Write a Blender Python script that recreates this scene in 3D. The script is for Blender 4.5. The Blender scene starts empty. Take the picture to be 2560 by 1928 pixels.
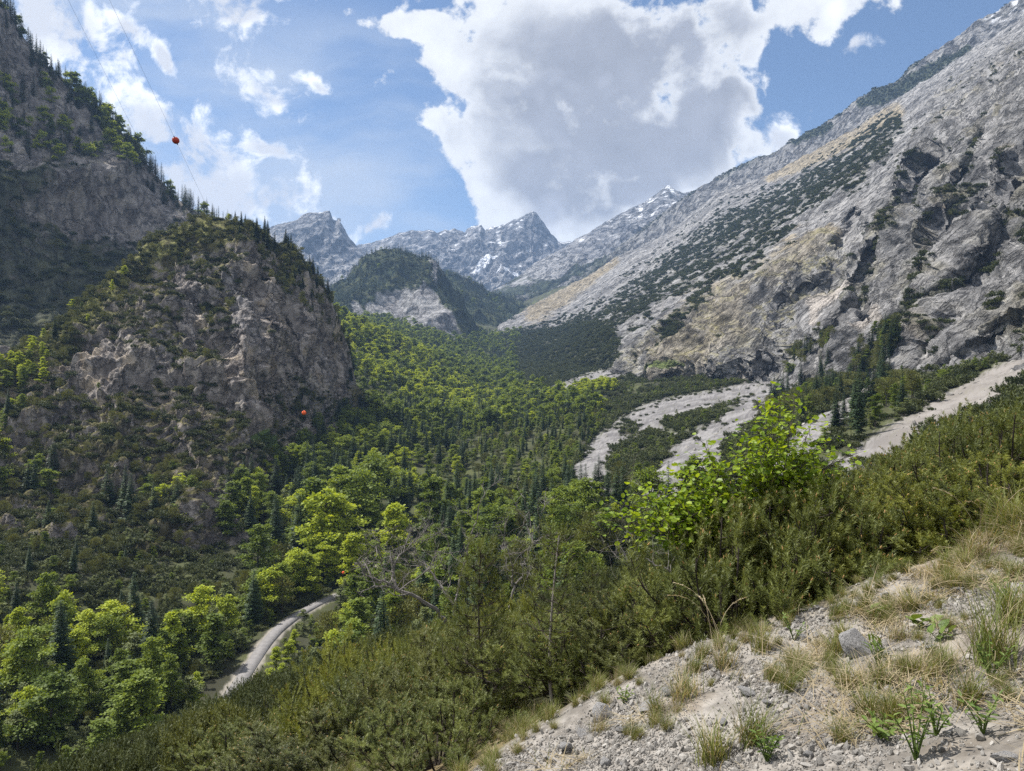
import bpy, math, random
import numpy as np
from mathutils import Vector

random.seed(7)
RNG = np.random.default_rng(7)
C = bpy.context.scene.collection
F = 1776.0                       # focal length in pixels of the 2560 px wide frame
CX, CY = 1280.0, 964.0

# ------------------------------------------------------------------ small helpers
def ss(a, b, x):
    t = np.clip((np.asarray(x, dtype=np.float64) - a) / (b - a), 0, 1)
    return t * t * (3 - 2 * t)

def unproj(px, py, d):
    return np.stack([(px - CX) / F * d, d + 0 * px, (CY - py) / F * d], -1)

def project(p):
    y = np.maximum(p[..., 1], 1e-3)
    return CX + p[..., 0] / y * F, CY - p[..., 2] / y * F, p[..., 1]

_perm = np.random.default_rng(11).permutation(256).astype(np.int32)
_perm = np.concatenate([_perm, _perm, _perm])
_g = np.random.default_rng(12).normal(size=(256, 3)).astype(np.float32)
_g /= np.linalg.norm(_g, axis=1)[:, None]

def perlin(p):
    p = np.asarray(p, dtype=np.float32).reshape(-1, 3)
    i = np.floor(p).astype(np.int32)
    f = p - i
    i &= 255
    u = f * f * f * (f * (f * 6 - 15) + 10)
    out = 0
    px0 = _perm[i[:, 0]]; px1 = _perm[i[:, 0] + 1]
    for dx, hx in ((0, px0), (1, px1)):
        wx = u[:, 0] if dx else 1 - u[:, 0]
        for dy in (0, 1):
            hy = _perm[hx + i[:, 1] + dy]
            wy = wx * (u[:, 1] if dy else 1 - u[:, 1])
            for dz in (0, 1):
                g = _g[_perm[hy + i[:, 2] + dz]]
                w = wy * (u[:, 2] if dz else 1 - u[:, 2])
                out = out + w * (g[:, 0] * (f[:, 0] - dx) + g[:, 1] * (f[:, 1] - dy) + g[:, 2] * (f[:, 2] - dz))
    return out * 1.6

def fbm(p, scale, octv=5, gain=0.5, seed=0.0, stretch=(1, 1, 1)):
    p = p.reshape(-1, 3) * (np.array(stretch) / scale) + seed * 17.31
    a, s, o = 1.0, 0.0, 0
    for _ in range(octv):
        o = o + a * perlin(p); s += a; a *= gain; p = p * 2.03 + 5.7
    return o / s

def ridged(p, scale, octv=5, gain=0.55, seed=0.0, stretch=(1, 1, 1)):
    p = p.reshape(-1, 3) * (np.array(stretch) / scale) + seed * 13.7
    a, s, o, w = 1.0, 0.0, 0, 1.0
    for _ in range(octv):
        n = 1 - np.abs(perlin(p)) * 1.6
        n = n * n
        o = o + a * n * w; s += a; w = np.clip(n * 1.4, 0.2, 1); a *= gain; p = p * 2.05 + 3.1
    return o / s

def billow(p, scale, octv=4, gain=0.55, seed=0.0, stretch=(1, 1, 1)):
    p = p.reshape(-1, 3) * (np.array(stretch) / scale) + seed * 9.7
    a, s, o = 1.0, 0.0, 0
    for _ in range(octv):
        o = o + a * np.abs(perlin(p)) * 1.9; s += a; a *= gain; p = p * 2.07 + 4.3
    return o / s

_h = np.random.default_rng(13).random((256, 8)).astype(np.float32)
def facet(p, scale, octv=1, gain=0.5, seed=0.0, stretch=(1, 1, 1)):
    """broken rock: every cell of a jittered lattice is a block with its own tilt and step"""
    sh = p.shape[:-1]; p0 = (p.reshape(-1, 3) * np.array(stretch)).astype(np.float32); out = 0; amp = 1.0
    for o in range(octv):
        q = p0 / (scale * .42 ** o) + seed * 11.3 + o * 3.7
        q = q + .35 * np.stack([perlin(q * .8 + 5), perlin(q * .8 + 15), perlin(q * .8 + 25)], -1)
        i = np.floor(q).astype(np.int32); f = q - i
        h = np.full(len(q), -9e9, np.float32)
        for dx in (-1, 0, 1):
            for dy in (-1, 0, 1):
                for dz in (-1, 0, 1):
                    k = _perm[_perm[_perm[(i[:, 0] + dx) & 255] + ((i[:, 1] + dy) & 255)] + ((i[:, 2] + dz) & 255)]
                    r = _h[k]; d = f - (np.array([dx, dy, dz], np.float32) + r[:, :3])
                    h = np.maximum(h, (r[:, 3] - .5) * .7 + (d * (r[:, 4:7] - .5)).sum(1) * 1.5 - .75 * (d * d).sum(1))
        out = out + (h - .1) * amp; amp *= gain
    return out

def in_poly(px, py, poly):
    poly = np.array(poly, float)
    res = np.zeros(px.shape, bool)
    n = len(poly)
    for k in range(n):
        x0, y0 = poly[k]; x1, y1 = poly[(k + 1) % n]
        c = ((y0 > py) != (y1 > py)) & (px < (x1 - x0) * (py - y0) / (y1 - y0 + 1e-9) + x0)
        res ^= c
    return res

def band(px, py, pts):
    """soft distance field to a polyline whose points carry a half width: 1 on the line, 0 at the half width, negative outside"""
    best = np.full(px.shape, -9.0)
    for (x0, y0, w0), (x1, y1, w1) in zip(pts[:-1], pts[1:]):
        dx, dy = x1 - x0, y1 - y0
        t = np.clip(((px - x0) * dx + (py - y0) * dy) / (dx * dx + dy * dy), 0, 1)
        dist = np.hypot(px - x0 - t * dx, py - y0 - t * dy)
        best = np.maximum(best, 1 - dist / (w0 + t * (w1 - w0)))
    return best

def polydist(px, py, poly):
    """signed pixel distance to a polygon's edge, positive inside"""
    best = np.full(px.shape, 1e9)
    n = len(poly)
    for k in range(n):
        x0, y0 = poly[k]; x1, y1 = poly[(k + 1) % n]
        dx, dy = x1 - x0, y1 - y0
        t = np.clip(((px - x0) * dx + (py - y0) * dy) / (dx * dx + dy * dy + 1e-9), 0, 1)
        best = np.minimum(best, np.hypot(px - x0 - t * dx, py - y0 - t * dy))
    return np.where(in_poly(px, py, poly), best, -best)

def mesh(name, verts, loops, totals, mats=(), smooth=False, mat_idx=None, attrs=None):
    me = bpy.data.meshes.new(name)
    verts = np.asarray(verts, dtype=np.float32); loops = np.asarray(loops, dtype=np.int32).ravel()
    totals = np.asarray(totals, dtype=np.int32)
    me.vertices.add(len(verts)); me.vertices.foreach_set('co', verts.ravel())
    me.loops.add(len(loops)); me.loops.foreach_set('vertex_index', loops)
    me.polygons.add(len(totals))
    st = np.zeros(len(totals), dtype=np.int32); st[1:] = np.cumsum(totals)[:-1]
    me.polygons.foreach_set('loop_start', st)
    me.polygons.foreach_set('loop_total', totals)
    for m in mats: me.materials.append(m)
    if mat_idx is not None: me.polygons.foreach_set('material_index', np.asarray(mat_idx, dtype=np.int32))
    me.polygons.foreach_set('use_smooth', np.full(len(totals), smooth, dtype=bool))
    for k, a in (attrs or {}).items():
        a = np.asarray(a, dtype=np.float32)
        if a.ndim == 2:
            at = me.attributes.new(k, 'FLOAT_COLOR', 'POINT')
            if a.shape[1] == 3: a = np.concatenate([a, np.ones((len(a), 1), np.float32)], 1)
            at.data.foreach_set('color', a.ravel())
        else:
            at = me.attributes.new(k, 'FLOAT', 'POINT'); at.data.foreach_set('value', a)
    me.update(calc_edges=True)
    return me

def tag(o, label=None, cat=None, group=None, kind=None):
    if label: o['label'] = label
    if cat: o['category'] = cat
    if group: o['group'] = group
    if kind: o['kind'] = kind
    return o

def link(name, data, parent=None, loc=None, rot=None, scale=None):
    o = bpy.data.objects.new(name, data); C.objects.link(o)
    if parent is not None: o.parent = parent
    if loc is not None: o.location = loc
    if rot is not None: o.rotation_euler = rot
    if scale is not None: o.scale = scale if hasattr(scale, '__len__') else (scale,) * 3
    return o

def grid_mesh(name, P, mat, col):
    nv, nu = P.shape[:2]
    idx = np.arange(nv * nu).reshape(nv, nu)
    q = np.stack([idx[:-1, :-1], idx[:-1, 1:], idx[1:, 1:], idx[1:, :-1]], -1).reshape(-1, 4)
    return mesh(name, P.reshape(-1, 3), q, np.full(len(q), 4), [mat], True, None, {'col': col.reshape(-1, 3)})

def pchip(Y, n):
    """Y: rows x columns; n: segments per row interval -> dense rows, monotone cubic (no overshoot)"""
    d = np.diff(Y, axis=0)
    m = np.zeros_like(Y)
    prod = d[:-1] * d[1:]
    h = np.where(prod > 0, 2 * prod / (d[:-1] + d[1:] + 1e-12 * np.sign(d[1:] + 1e-30)), 0)
    m[1:-1] = h; m[0] = d[0]; m[-1] = d[-1]
    out = []
    for k in range(len(Y) - 1):
        t = np.linspace(0, 1, n[k], endpoint=False)[:, None]
        out.append((2*t**3-3*t**2+1)*Y[k] + (t**3-2*t**2+t)*m[k] + (-2*t**3+3*t**2)*Y[k+1] + (t**3-t**2)*m[k+1])
    out.append(Y[-1:])
    return np.concatenate(out)

def lattice(rows, px0, px1, nu, segs, smooth=0):
    """rows of control points (px, py, depth), bottom row first -> dense PX, PY, D"""
    U = np.linspace(px0, px1, nu)
    PYs, LDs = [], []
    for i, r in enumerate(rows):
        r = np.array(sorted(r), float)
        py, ld = np.interp(U, r[:, 0], r[:, 1]), np.interp(U, r[:, 0], np.log(r[:, 2]))
        if smooth:
            k = np.hanning(smooth * 2 + 3)[1:-1]; k /= k.sum(); h = len(k) // 2
            ld = np.convolve(np.pad(ld, h, 'edge'), k, 'valid')
            if i < smooth_rows_until(rows): py = np.convolve(np.pad(py, h, 'edge'), k, 'valid')
        PYs.append(py); LDs.append(ld)
    PY = pchip(np.array(PYs), segs); D = np.exp(pchip(np.array(LDs), segs))
    return np.broadcast_to(U, PY.shape).copy(), PY, D

def smooth_rows_until(rows): return max(1, len(rows) - 3)

def ridge_back(ridge, a=18, b=420, f1=1.05, f2=1.35):
    return [[(x, y + a, d * f1) for x, y, d in ridge], [(x, y + b, d * f2) for x, y, d in ridge]]

def normals(P):
    du = np.gradient(P, axis=1); dv = np.gradient(P, axis=0)
    n = np.cross(du, dv); n /= np.linalg.norm(n, axis=-1, keepdims=True) + 1e-9
    return n

def mix(a, b, f):
    f = np.asarray(f)[..., None]
    return np.asarray(a) * (1 - f) + np.asarray(b) * f

def areas(P):
    a = np.linalg.norm(np.cross(P[1:, :-1] - P[:-1, :-1], P[:-1, 1:] - P[:-1, :-1]), axis=-1)
    return a

def scatter(P, dens, spacing, rng, cap=None):
    """points on a grid surface; dens 0..1 on its vertices, about one point per spacing^2 where dens is 1"""
    w = areas(P) * np.clip(dens[:-1, :-1], 0, 1)
    tot = w.sum() / spacing ** 2
    n = int(tot if cap is None else min(tot, cap))
    if n <= 0: return np.zeros((0, 3))
    cw = np.cumsum(w.ravel()); k = np.searchsorted(cw, rng.random(n) * cw[-1])
    i, j = np.unravel_index(np.minimum(k, w.size - 1), w.shape)
    u, v = rng.random((2, n, 1))
    return (P[i, j] * (1-u) * (1-v) + P[i, j+1] * u * (1-v) + P[i+1, j] * (1-u) * v + P[i+1, j+1] * u * v)
# ------------------------------------------------------------------ materials
def new_mat(name):
    m = bpy.data.materials.new(name); m.use_nodes = True
    nt = m.node_tree; nt.nodes.clear()
    return m, nt, nt.nodes, nt.links

def node(ns, t, **kw):
    n = ns.new(t)
    for k, v in kw.items():
        if k == 'inp':
            for a, b in v.items(): n.inputs[a].default_value = b
        else: setattr(n, k, v)
    return n

def terrain_mat(name, size, bump=1.0, stretch=(1, 1, 1), contrast=0.5, rot=(0, 0, 0), crack=0.0):
    """surface colour from the mesh's own ground cover attribute, broken up by noise of the given size in metres"""
    m, nt, ns, L = new_mat(name)
    out = node(ns, 'ShaderNodeOutputMaterial'); b = node(ns, 'ShaderNodeBsdfPrincipled', inp={'Roughness': 0.95, 'Specular IOR Level': 0.15})
    at = node(ns, 'ShaderNodeAttribute', attribute_name='col')
    tc = node(ns, 'ShaderNodeTexCoord'); mp = node(ns, 'ShaderNodeMapping', vector_type='TEXTURE', inp={'Rotation': rot, 'Scale': stretch})
    L.new(tc.outputs['Object'], mp.inputs['Vector'])
    n1 = node(ns, 'ShaderNodeTexNoise', inp={'Scale': 1 / size, 'Detail': 9.0, 'Roughness': 0.70})
    n2 = node(ns, 'ShaderNodeTexVoronoi', inp={'Scale': 1.3 / size, 'Randomness': 1.0}, feature='DISTANCE_TO_EDGE')
    L.new(mp.outputs[0], n1.inputs['Vector'])
    wv = node(ns, 'ShaderNodeVectorMath', operation='MULTIPLY_ADD'); wv.inputs[1].default_value = (size * .7,) * 3
    L.new(n1.outputs['Color'], wv.inputs[0]); L.new(mp.outputs[0], wv.inputs[2]); L.new(wv.outputs[0], n2.inputs['Vector'])
    mr = node(ns, 'ShaderNodeMapRange', inp={1: 0.28, 2: 0.72, 3: 1 - contrast, 4: 1 + contrast}); L.new(n1.outputs[0], mr.inputs[0])
    cr = node(ns, 'ShaderNodeMapRange', inp={1: 0.0, 2: 0.09, 3: 1 - contrast * .22, 4: 1.0}); L.new(n2.outputs['Distance'], cr.inputs[0])
    # crevices: thin meandering dark lines
    n3 = node(ns, 'ShaderNodeTexNoise', inp={'Scale': .30 / size, 'Detail': 6.0, 'Roughness': 0.62}); L.new(mp.outputs[0], n3.inputs['Vector'])
    c1 = node(ns, 'ShaderNodeMath', operation='SUBTRACT', inp={1: .5}); L.new(n3.outputs[0], c1.inputs[0])
    c2 = node(ns, 'ShaderNodeMath', operation='ABSOLUTE'); L.new(c1.outputs[0], c2.inputs[0])
    c3 = node(ns, 'ShaderNodeMapRange', inp={1: 0.0, 2: .035, 3: 1 - crack, 4: 1.0}); L.new(c2.outputs[0], c3.inputs[0])
    m0 = node(ns, 'ShaderNodeMath', operation='MULTIPLY'); L.new(mr.outputs[0], m0.inputs[0]); L.new(c3.outputs[0], m0.inputs[1]); mr = m0
    mu = node(ns, 'ShaderNodeMath', operation='MULTIPLY'); L.new(mr.outputs[0], mu.inputs[0]); L.new(cr.outputs[0], mu.inputs[1])
    vm = node(ns, 'ShaderNodeVectorMath', operation='SCALE'); L.new(at.outputs['Color'], vm.inputs[0]); L.new(mu.outputs[0], vm.inputs['Scale'])
    L.new(vm.outputs[0], b.inputs['Base Color'])
    ad = node(ns, 'ShaderNodeMath', operation='MULTIPLY_ADD', inp={1: 1.6}); L.new(n1.outputs[0], ad.inputs[0]); ad2 = node(ns, 'ShaderNodeMath', operation='MULTIPLY_ADD', inp={1: 3.0 if crack else .6}); L.new(c3.outputs[0], ad2.inputs[0]); L.new(cr.outputs[0], ad2.inputs[2]); L.new(ad2.outputs[0], ad.inputs[2])
    bp = node(ns, 'ShaderNodeBump', inp={'Strength': bump, 'Distance': size * .55}); L.new(ad.outputs[0], bp.inputs['Height'])
    L.new(bp.outputs[0], b.inputs['Normal']); L.new(b.outputs[0], out.inputs[0])
    return m

def leaf_mat(name, c0, c1, transl=0.35, rough=0.6, attr='shade', rnd=0.5):
    """leaf colour from each leaf's own shade and the whole plant's random value; light passes through the leaf"""
    m, nt, ns, L = new_mat(name)
    out = node(ns, 'ShaderNodeOutputMaterial'); b = node(ns, 'ShaderNodeBsdfPrincipled', inp={'Roughness': rough, 'Specular IOR Level': 0.25})
    at = node(ns, 'ShaderNodeAttribute', attribute_name=attr); oi = node(ns, 'ShaderNodeObjectInfo')
    m1 = node(ns, 'ShaderNodeMath', operation='MULTIPLY', inp={1: 1 - rnd}); L.new(at.outputs['Fac'], m1.inputs[0])
    m2 = node(ns, 'ShaderNodeMath', operation='MULTIPLY_ADD', inp={1: rnd}); L.new(oi.outputs['Random'], m2.inputs[0]); L.new(m1.outputs[0], m2.inputs[2])
    r = node(ns, 'ShaderNodeMix', data_type='RGBA'); L.new(m2.outputs[0], r.inputs[0])
    r.inputs[6].default_value = (*c0, 1); r.inputs[7].default_value = (*c1, 1)
    L.new(r.outputs[2], b.inputs['Base Color'])
    if transl > 0:
        t = node(ns, 'ShaderNodeBsdfTranslucent')
        tv = node(ns, 'ShaderNodeVectorMath', operation='MULTIPLY'); tv.inputs[1].default_value = (1.5, 1.35, .6); L.new(r.outputs[2], tv.inputs[0]); L.new(tv.outputs[0], t.inputs[0])
        mx = node(ns, 'ShaderNodeMixShader', inp={0: transl}); L.new(b.outputs[0], mx.inputs[1]); L.new(t.outputs[0], mx.inputs[2]); L.new(mx.outputs[0], out.inputs[0])
    else: L.new(b.outputs[0], out.inputs[0])
    return m

def plain_mat(name, c0, c1, size, rough=0.85, bump=0.5, stretch=(1, 1, 1), rnd=0.0):
    m, nt, ns, L = new_mat(name)
    out = node(ns, 'ShaderNodeOutputMaterial'); b = node(ns, 'ShaderNodeBsdfPrincipled', inp={'Roughness': rough, 'Specular IOR Level': 0.2})
    tc = node(ns, 'ShaderNodeTexCoord'); mp = node(ns, 'ShaderNodeMapping', inp={'Scale': stretch}); L.new(tc.outputs['Object'], mp.inputs[0])
    n1 = node(ns, 'ShaderNodeTexNoise', inp={'Scale': 1 / size, 'Detail': 6.0, 'Roughness': 0.65}); L.new(mp.outputs[0], n1.inputs['Vector'])
    mr = node(ns, 'ShaderNodeMapRange', inp={1: 0.3, 2: 0.7}); L.new(n1.outputs[0], mr.inputs[0])
    r = node(ns, 'ShaderNodeMix', data_type='RGBA'); L.new(mr.outputs[0], r.inputs[0])
    r.inputs[6].default_value = (*c0, 1); r.inputs[7].default_value = (*c1, 1)
    src = r.outputs[2]
    if rnd:
        oi = node(ns, 'ShaderNodeObjectInfo'); q = node(ns, 'ShaderNodeMapRange', inp={1: 0.0, 2: 1.0, 3: 1 - rnd, 4: 1 + rnd}); L.new(oi.outputs['Random'], q.inputs[0])
        s = node(ns, 'ShaderNodeVectorMath', operation='SCALE'); L.new(src, s.inputs[0]); L.new(q.outputs[0], s.inputs['Scale']); src = s.outputs[0]
    L.new(src, b.inputs['Base Color'])
    bp = node(ns, 'ShaderNodeBump', inp={'Strength': bump, 'Distance': size * .5}); L.new(n1.outputs[0], bp.inputs['Height']); L.new(bp.outputs[0], b.inputs['Normal'])
    L.new(b.outputs[0], out.inputs[0])
    return m

M = {}
M['beech'] = leaf_mat('beech_leaves', (.045, .078, .013), (.23, .295, .038), .38)
M['beech_bright'] = leaf_mat('young_beech_leaves', (.18, .245, .02), (.42, .48, .048), .42, rnd=.25)
M['grey_leaf'] = leaf_mat('pale_leaves', (.085, .11, .035), (.20, .23, .095), .30)
M['spruce'] = leaf_mat('spruce_needles', (.016, .034, .014), (.060, .095, .032), .12)
M['pine'] = leaf_mat('pine_needles', (.042, .056, .016), (.175, .18, .046), .18)
M['mugo'] = leaf_mat('dwarf_pine_needles', (.024, .037, .013), (.10, .115, .036), .14)
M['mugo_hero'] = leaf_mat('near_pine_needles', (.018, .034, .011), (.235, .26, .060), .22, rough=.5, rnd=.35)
M['mugo_yellow'] = leaf_mat('yellow_pine_needles', (.04, .06, .012), (.33, .34, .06), .25, rough=.5, rnd=.3)  # lighter, yellower needles, a natural variation between bushes
M['mugo_olive'] = leaf_mat('olive_pine_needles', (.030, .042, .013), (.175, .185, .05), .2, rough=.5, rnd=.35)
M['hazel'] = leaf_mat('sapling_leaves', (.095, .165, .012), (.28, .37, .03), .42, rough=.45, rnd=.0)
M['herb'] = leaf_mat('herb_leaves', (.06, .105, .02), (.16, .22, .05), .3, rough=.5, rnd=.3)
M['grass'] = leaf_mat('grass_blades', (.07, .10, .022), (.21, .22, .065), .3, rnd=.4)
M['straw'] = leaf_mat('dry_grass_blades', (.22, .175, .105), (.45, .38, .25), .25, rnd=.3)
M['bark'] = plain_mat('bark', (.035, .028, .024), (.09, .075, .062), .12, stretch=(1, 1, .3))
M['bark_pale'] = plain_mat('pale_bark', (.16, .14, .12), (.34, .31, .28), .05, stretch=(1, 1, .4))
M['dead'] = plain_mat('weathered_dead_wood', (.09, .08, .074), (.24, .22, .205), .06, stretch=(1, 1, .4))
M['twig'] = plain_mat('dark_pine_twig', (.022, .018, .016), (.06, .048, .04), .04)
M['candle'] = plain_mat('pine_candle', (.26, .15, .06), (.40, .25, .11), .02)
M['stone'] = plain_mat('limestone_piece', (.17, .16, .145), (.38, .36, .33), .05, rnd=.45)
M['rock'] = plain_mat('limestone_rock', (.20, .195, .19), (.42, .41, .40), .09, bump=.8, rnd=.12)
M['road'] = plain_mat('road_gravel', (.155, .148, .146), (.225, .216, .21), .9, bump=.3)
M['ball'] = plain_mat('orange_red_plastic', (.80, .12, .035), (.86, .15, .045), .3, rough=.45, bump=.05)
M['ball_backlit'] = plain_mat('backlit_red_plastic', (.34, .035, .022), (.38, .05, .03), .3, rough=.5, bump=.05)  # shade of the backlit top ball, painted in as darker red
M['cable'] = plain_mat('steel_cable', (.05, .05, .055), (.09, .09, .095), .1, rough=.5)
# ------------------------------------------------------------------ the ground: one sheet from the camera's feet to the end of the valley
Q = 1.0
def interp(x, xs, ys): return np.interp(x, xs, ys)
def softplus(x, k=6.0): return np.log1p(np.exp(np.clip(x / k, -30, 30))) * k

ROADPX = [(395, 2010), (470, 1880), (570, 1752), (606, 1700), (640, 1648), (664, 1612), (695, 1578), (745, 1540), (800, 1511), (850, 1492), (900, 1476)]
ROADP = np.array([((x - CX) / F * (51.0 / ((y - CY) / F)), 51.0 / ((y - CY) / F)) for x, y in ROADPX])
def road_x(y): return np.interp(y, ROADP[:, 1], ROADP[:, 0])

def edge_y(x): return np.interp(x, [-1.4, -.35, .15, .8, 4], [2.4, 3.75, 4.35, 4.7, 4.8])

def gz0(x, y):
    fg = -1.6 + .375 * x - .14 * y
    near = -2.3 + .375 * x - .30 * (y - 5)
    zn = np.where(y < 5, fg, near) - .34 * ss(0, 1.6, y - edge_y(x)) - .25 * ss(0, 1.2, -x - .3) * ss(6.5, 4, y)
    floor = interp(y, [0, 50, 120, 200, 300, 450, 600, 800, 1000, 1300, 1600, 2600], [-45, -49, -51.5, -51, -44, -32, -22, -2, 20, 65, 125, 330])
    xa = interp(y, [0, 90, 130, 170, 250, 600, 1500], [-45, -44, -47, -44, -38, -30, -25])
    g = interp(y, [50, 150, 370, 700, 1500], [.36, .36, .20, .22, .30])
    gl = interp(y, [60, 200, 400, 500, 800, 1000, 1500], [.17, .16, .15, .25, .50, .28, .26])
    zf = floor + g * softplus(x - xa - 9) + gl * softplus(xa - 8 - x)
    s = 1 - ss(38, 85, y)
    return zf + (zn - zf) * s

def gz(x, y):
    x = np.atleast_1d(np.asarray(x, float)); y = np.atleast_1d(np.asarray(y, float))
    z = gz0(x, y)
    p = np.stack([x, y, 0 * x], -1)
    far = ss(30, 160, y)
    flat = 1 - np.exp(-((x - road_x(y)) / 5.0) ** 2) * ss(80, 95, y) * (1 - ss(185, 215, y))
    z = z + fbm(p, 70, 4, seed=1).reshape(x.shape) * 7 * far * flat
    z = z + fbm(p, 9, 4, seed=2).reshape(x.shape) * (.25 * ss(5, 14, y) + .9 * far) * flat
    z = z + fbm(p, .9, 4, seed=3).reshape(x.shape) * .085 * (1 - ss(20, 60, y))
    return z

def gpt(px, d):
    """ground point straight below the line of sight through column px at distance d"""
    x = (px - CX) / F * d
    return np.array([x, d, gz(x, d)[0]])

SCREE = [
    [(1422, 1223), (1433, 1167), (1472, 1111), (1505, 1075), (1560, 1040), (1636, 1004), (1736, 985), (1846, 962), (1960, 925), (1985, 935), (1924, 974), (1840, 1010), (1798, 1021), (1730, 1065), (1667, 1111), (1623, 1167), (1575, 1215), (1560, 1262), (1480, 1290)],
    [(1560, 1290), (1640, 1170), (1704, 1100), (1767, 1062), (1846, 1006), (1956, 943), (2100, 868), (2125, 886), (1990, 975), (1900, 1042), (1825, 1110), (1790, 1170), (1740, 1240), (1700, 1320)],
    [(2207, 940), (2134, 984), (2055, 1036), (2000, 1065), (1960, 1110), (1900, 1180), (1960, 1190), (2045, 1120), (2110, 1060), (2180, 985)],
    [(2700, 790), (2560, 879), (2396, 968), (2166, 1100), (2040, 1175), (2160, 1170), (2300, 1108), (2420, 1040), (2560, 952), (2700, 890)],
]
ISLANDS = [[(1514, 1167), (1539, 1120), (1584, 1095), (1623, 1078), (1662, 1084), (1678, 1109), (1640, 1146), (1612, 1181), (1567, 1187), (1528, 1187)], [(1509, 1201), (1584, 1187), (1626, 1223), (1589, 1245), (1545, 1237), (1514, 1223)], [(1662, 1058), (1712, 1036), (1790, 1025), (1829, 1028), (1762, 1061), (1701, 1086), (1667, 1086)], [(1539, 1067), (1567, 1056), (1595, 1067), (1578, 1092), (1545, 1084)]]
GULLY = [(1325, 995, 9), (1400, 972, 12), (1480, 946, 15), (1560, 925, 14), (1620, 905, 10)]

def build_ground():
    nu, nv = int(980 * Q), int(900 * Q)
    U = np.linspace(-650, 3150, nu)
    Dv = np.concatenate([np.geomspace(0.9, 9, int(nv * .36), endpoint=False), np.geomspace(9, 2300, nv - int(nv * .36))])
    PX = np.broadcast_to(U, (nv, nu)); D = np.broadcast_to(Dv[:, None], (nv, nu))
    X = (PX - CX) / F * D
    Z = np.concatenate([gz(X[i:i + 60].ravel(), D[i:i + 60].ravel()).reshape(-1, nu) for i in range(0, nv, 60)])
    P = np.stack([X, D, Z], -1)
    PY = CY - Z / D * F
    p = P.reshape(-1, 3)
    n1 = fbm(p, 14, 5, seed=4).reshape(nv, nu); n2 = fbm(p, 1.1, 5, seed=5).reshape(nv, nu); n3 = fbm(p, 60, 5, seed=6).reshape(nv, nu)
    fine = fbm(p, .16, 4, seed=8, gain=.6).reshape(nv, nu)
    col = mix((.036, .036, .022), (.066, .074, .030), ss(-.3, .3, n1))            # forest floor and scrub soil
    col = mix(col, (.11, .12, .045), ss(.15, .45, n1) * ss(150, 400, D) * .5)
    # scree tongues, by their outlines
    wx = n1 * 26 + n2 * 13; wy = n3 * 14 + n2 * 10
    sc = np.full(PX.shape, -999.0)
    for poly in SCREE: sc = np.maximum(sc, polydist(PX + wx, PY + wy, poly))
    isl = np.full(PX.shape, -999.0)
    for poly in ISLANDS: isl = np.maximum(isl, polydist(PX + wx, PY + wy, poly))
    sc = np.minimum(sc, -isl)
    gl = band(PX + wx * .5, PY + wy * .4, GULLY) * 14
    sc = np.maximum(sc, gl)
    scm = ss(-9, 8, sc + n2 * 9) * ss(70, 95, D)
    streak = fbm(p, 4.5, 4, seed=9, stretch=(.35, 1, 1)).reshape(nv, nu)
    scol = mix((.115, .11, .11), (.225, .217, .213), ss(-.35, .35, streak + n2 * .8))
    scol = mix(scol, (.075, .078, .045), ss(.20, .42, n1 * .6 + n2 * .7) * .6)
    scol = mix(scol, (.235, .21, .18), ss(2050, 2300, PX) * .5)
    col = mix(col, scol, scm)
    # road shoulder
    rd = np.abs(X - road_x(D))
    rs = (1 - ss(1.4, 2.4, rd + n2 * 1.2)) * ss(80, 90, D) * (1 - ss(195, 210, D))
    col = mix(col, (.24, .22, .19), rs)
    # the gravel shelf at the camera's feet
    shelf = 1 - ss(0, .8, D - edge_y(X) + n2 * .8)
    gravel = mix((.165, .153, .137), (.295, .278, .255), ss(-.3, .3, n2 * .6 + fine))
    earth = mix((.15, .115, .078), (.26, .205, .14), ss(-.3, .3, fine))
    e = .15 + .85 * ss(.0, .5, fbm(p, .7, 4, seed=10).reshape(nv, nu) + (X - 1.6) * .16)
    col = mix(col, mix(gravel, earth, e * .75), shelf)
    dry = (1 - ss(5.2, 7.0, D + n2 * 1.5)) * (1 - shelf)
    col = mix(col, (.17, .135, .075), dry)
    me = grid_mesh('ground', P, terrain_mat('ground_cover', .07, .55, contrast=.28), col)
    o = link('ground', me); tag(o, 'valley ground of gravel, scrub soil and pale scree tongues', 'ground', kind='structure')
    return dict(P=P, PX=PX, PY=PY, D=D, X=X, sc=scm, n1=n1, n3=n3, n2=n2, scd=sc)

def dipped(P):
    # coordinates along the dip of the slab, across it and out of it
    return np.stack([P[..., 0] * .84 + P[..., 2] * .546, P[..., 1], P[..., 2] * .84 - P[..., 0] * .546], -1)

def near_relief(P, N, parts, k=1.0):
    d = np.zeros(P.shape[:2])
    for a, s, kind, seed, st, octv in parts:
        f = ridged(P, s, octv, seed=seed, stretch=st) - .5 if kind == 'r' else facet(P, s, octv, seed=seed, stretch=st) if kind == 'v' else billow(P, s, octv, seed=seed, stretch=st) - .4 if kind == 'b' else fbm(dipped(P), s, octv, seed=seed, stretch=st, gain=.6) if kind == 's' else fbm(P, s, octv, seed=seed, stretch=st)
        d += a * f.reshape(d.shape)
    return P + N * (d * k)[..., None], d

def orient(N):
    return N if N[..., 1].mean() < 0 else -N

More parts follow.
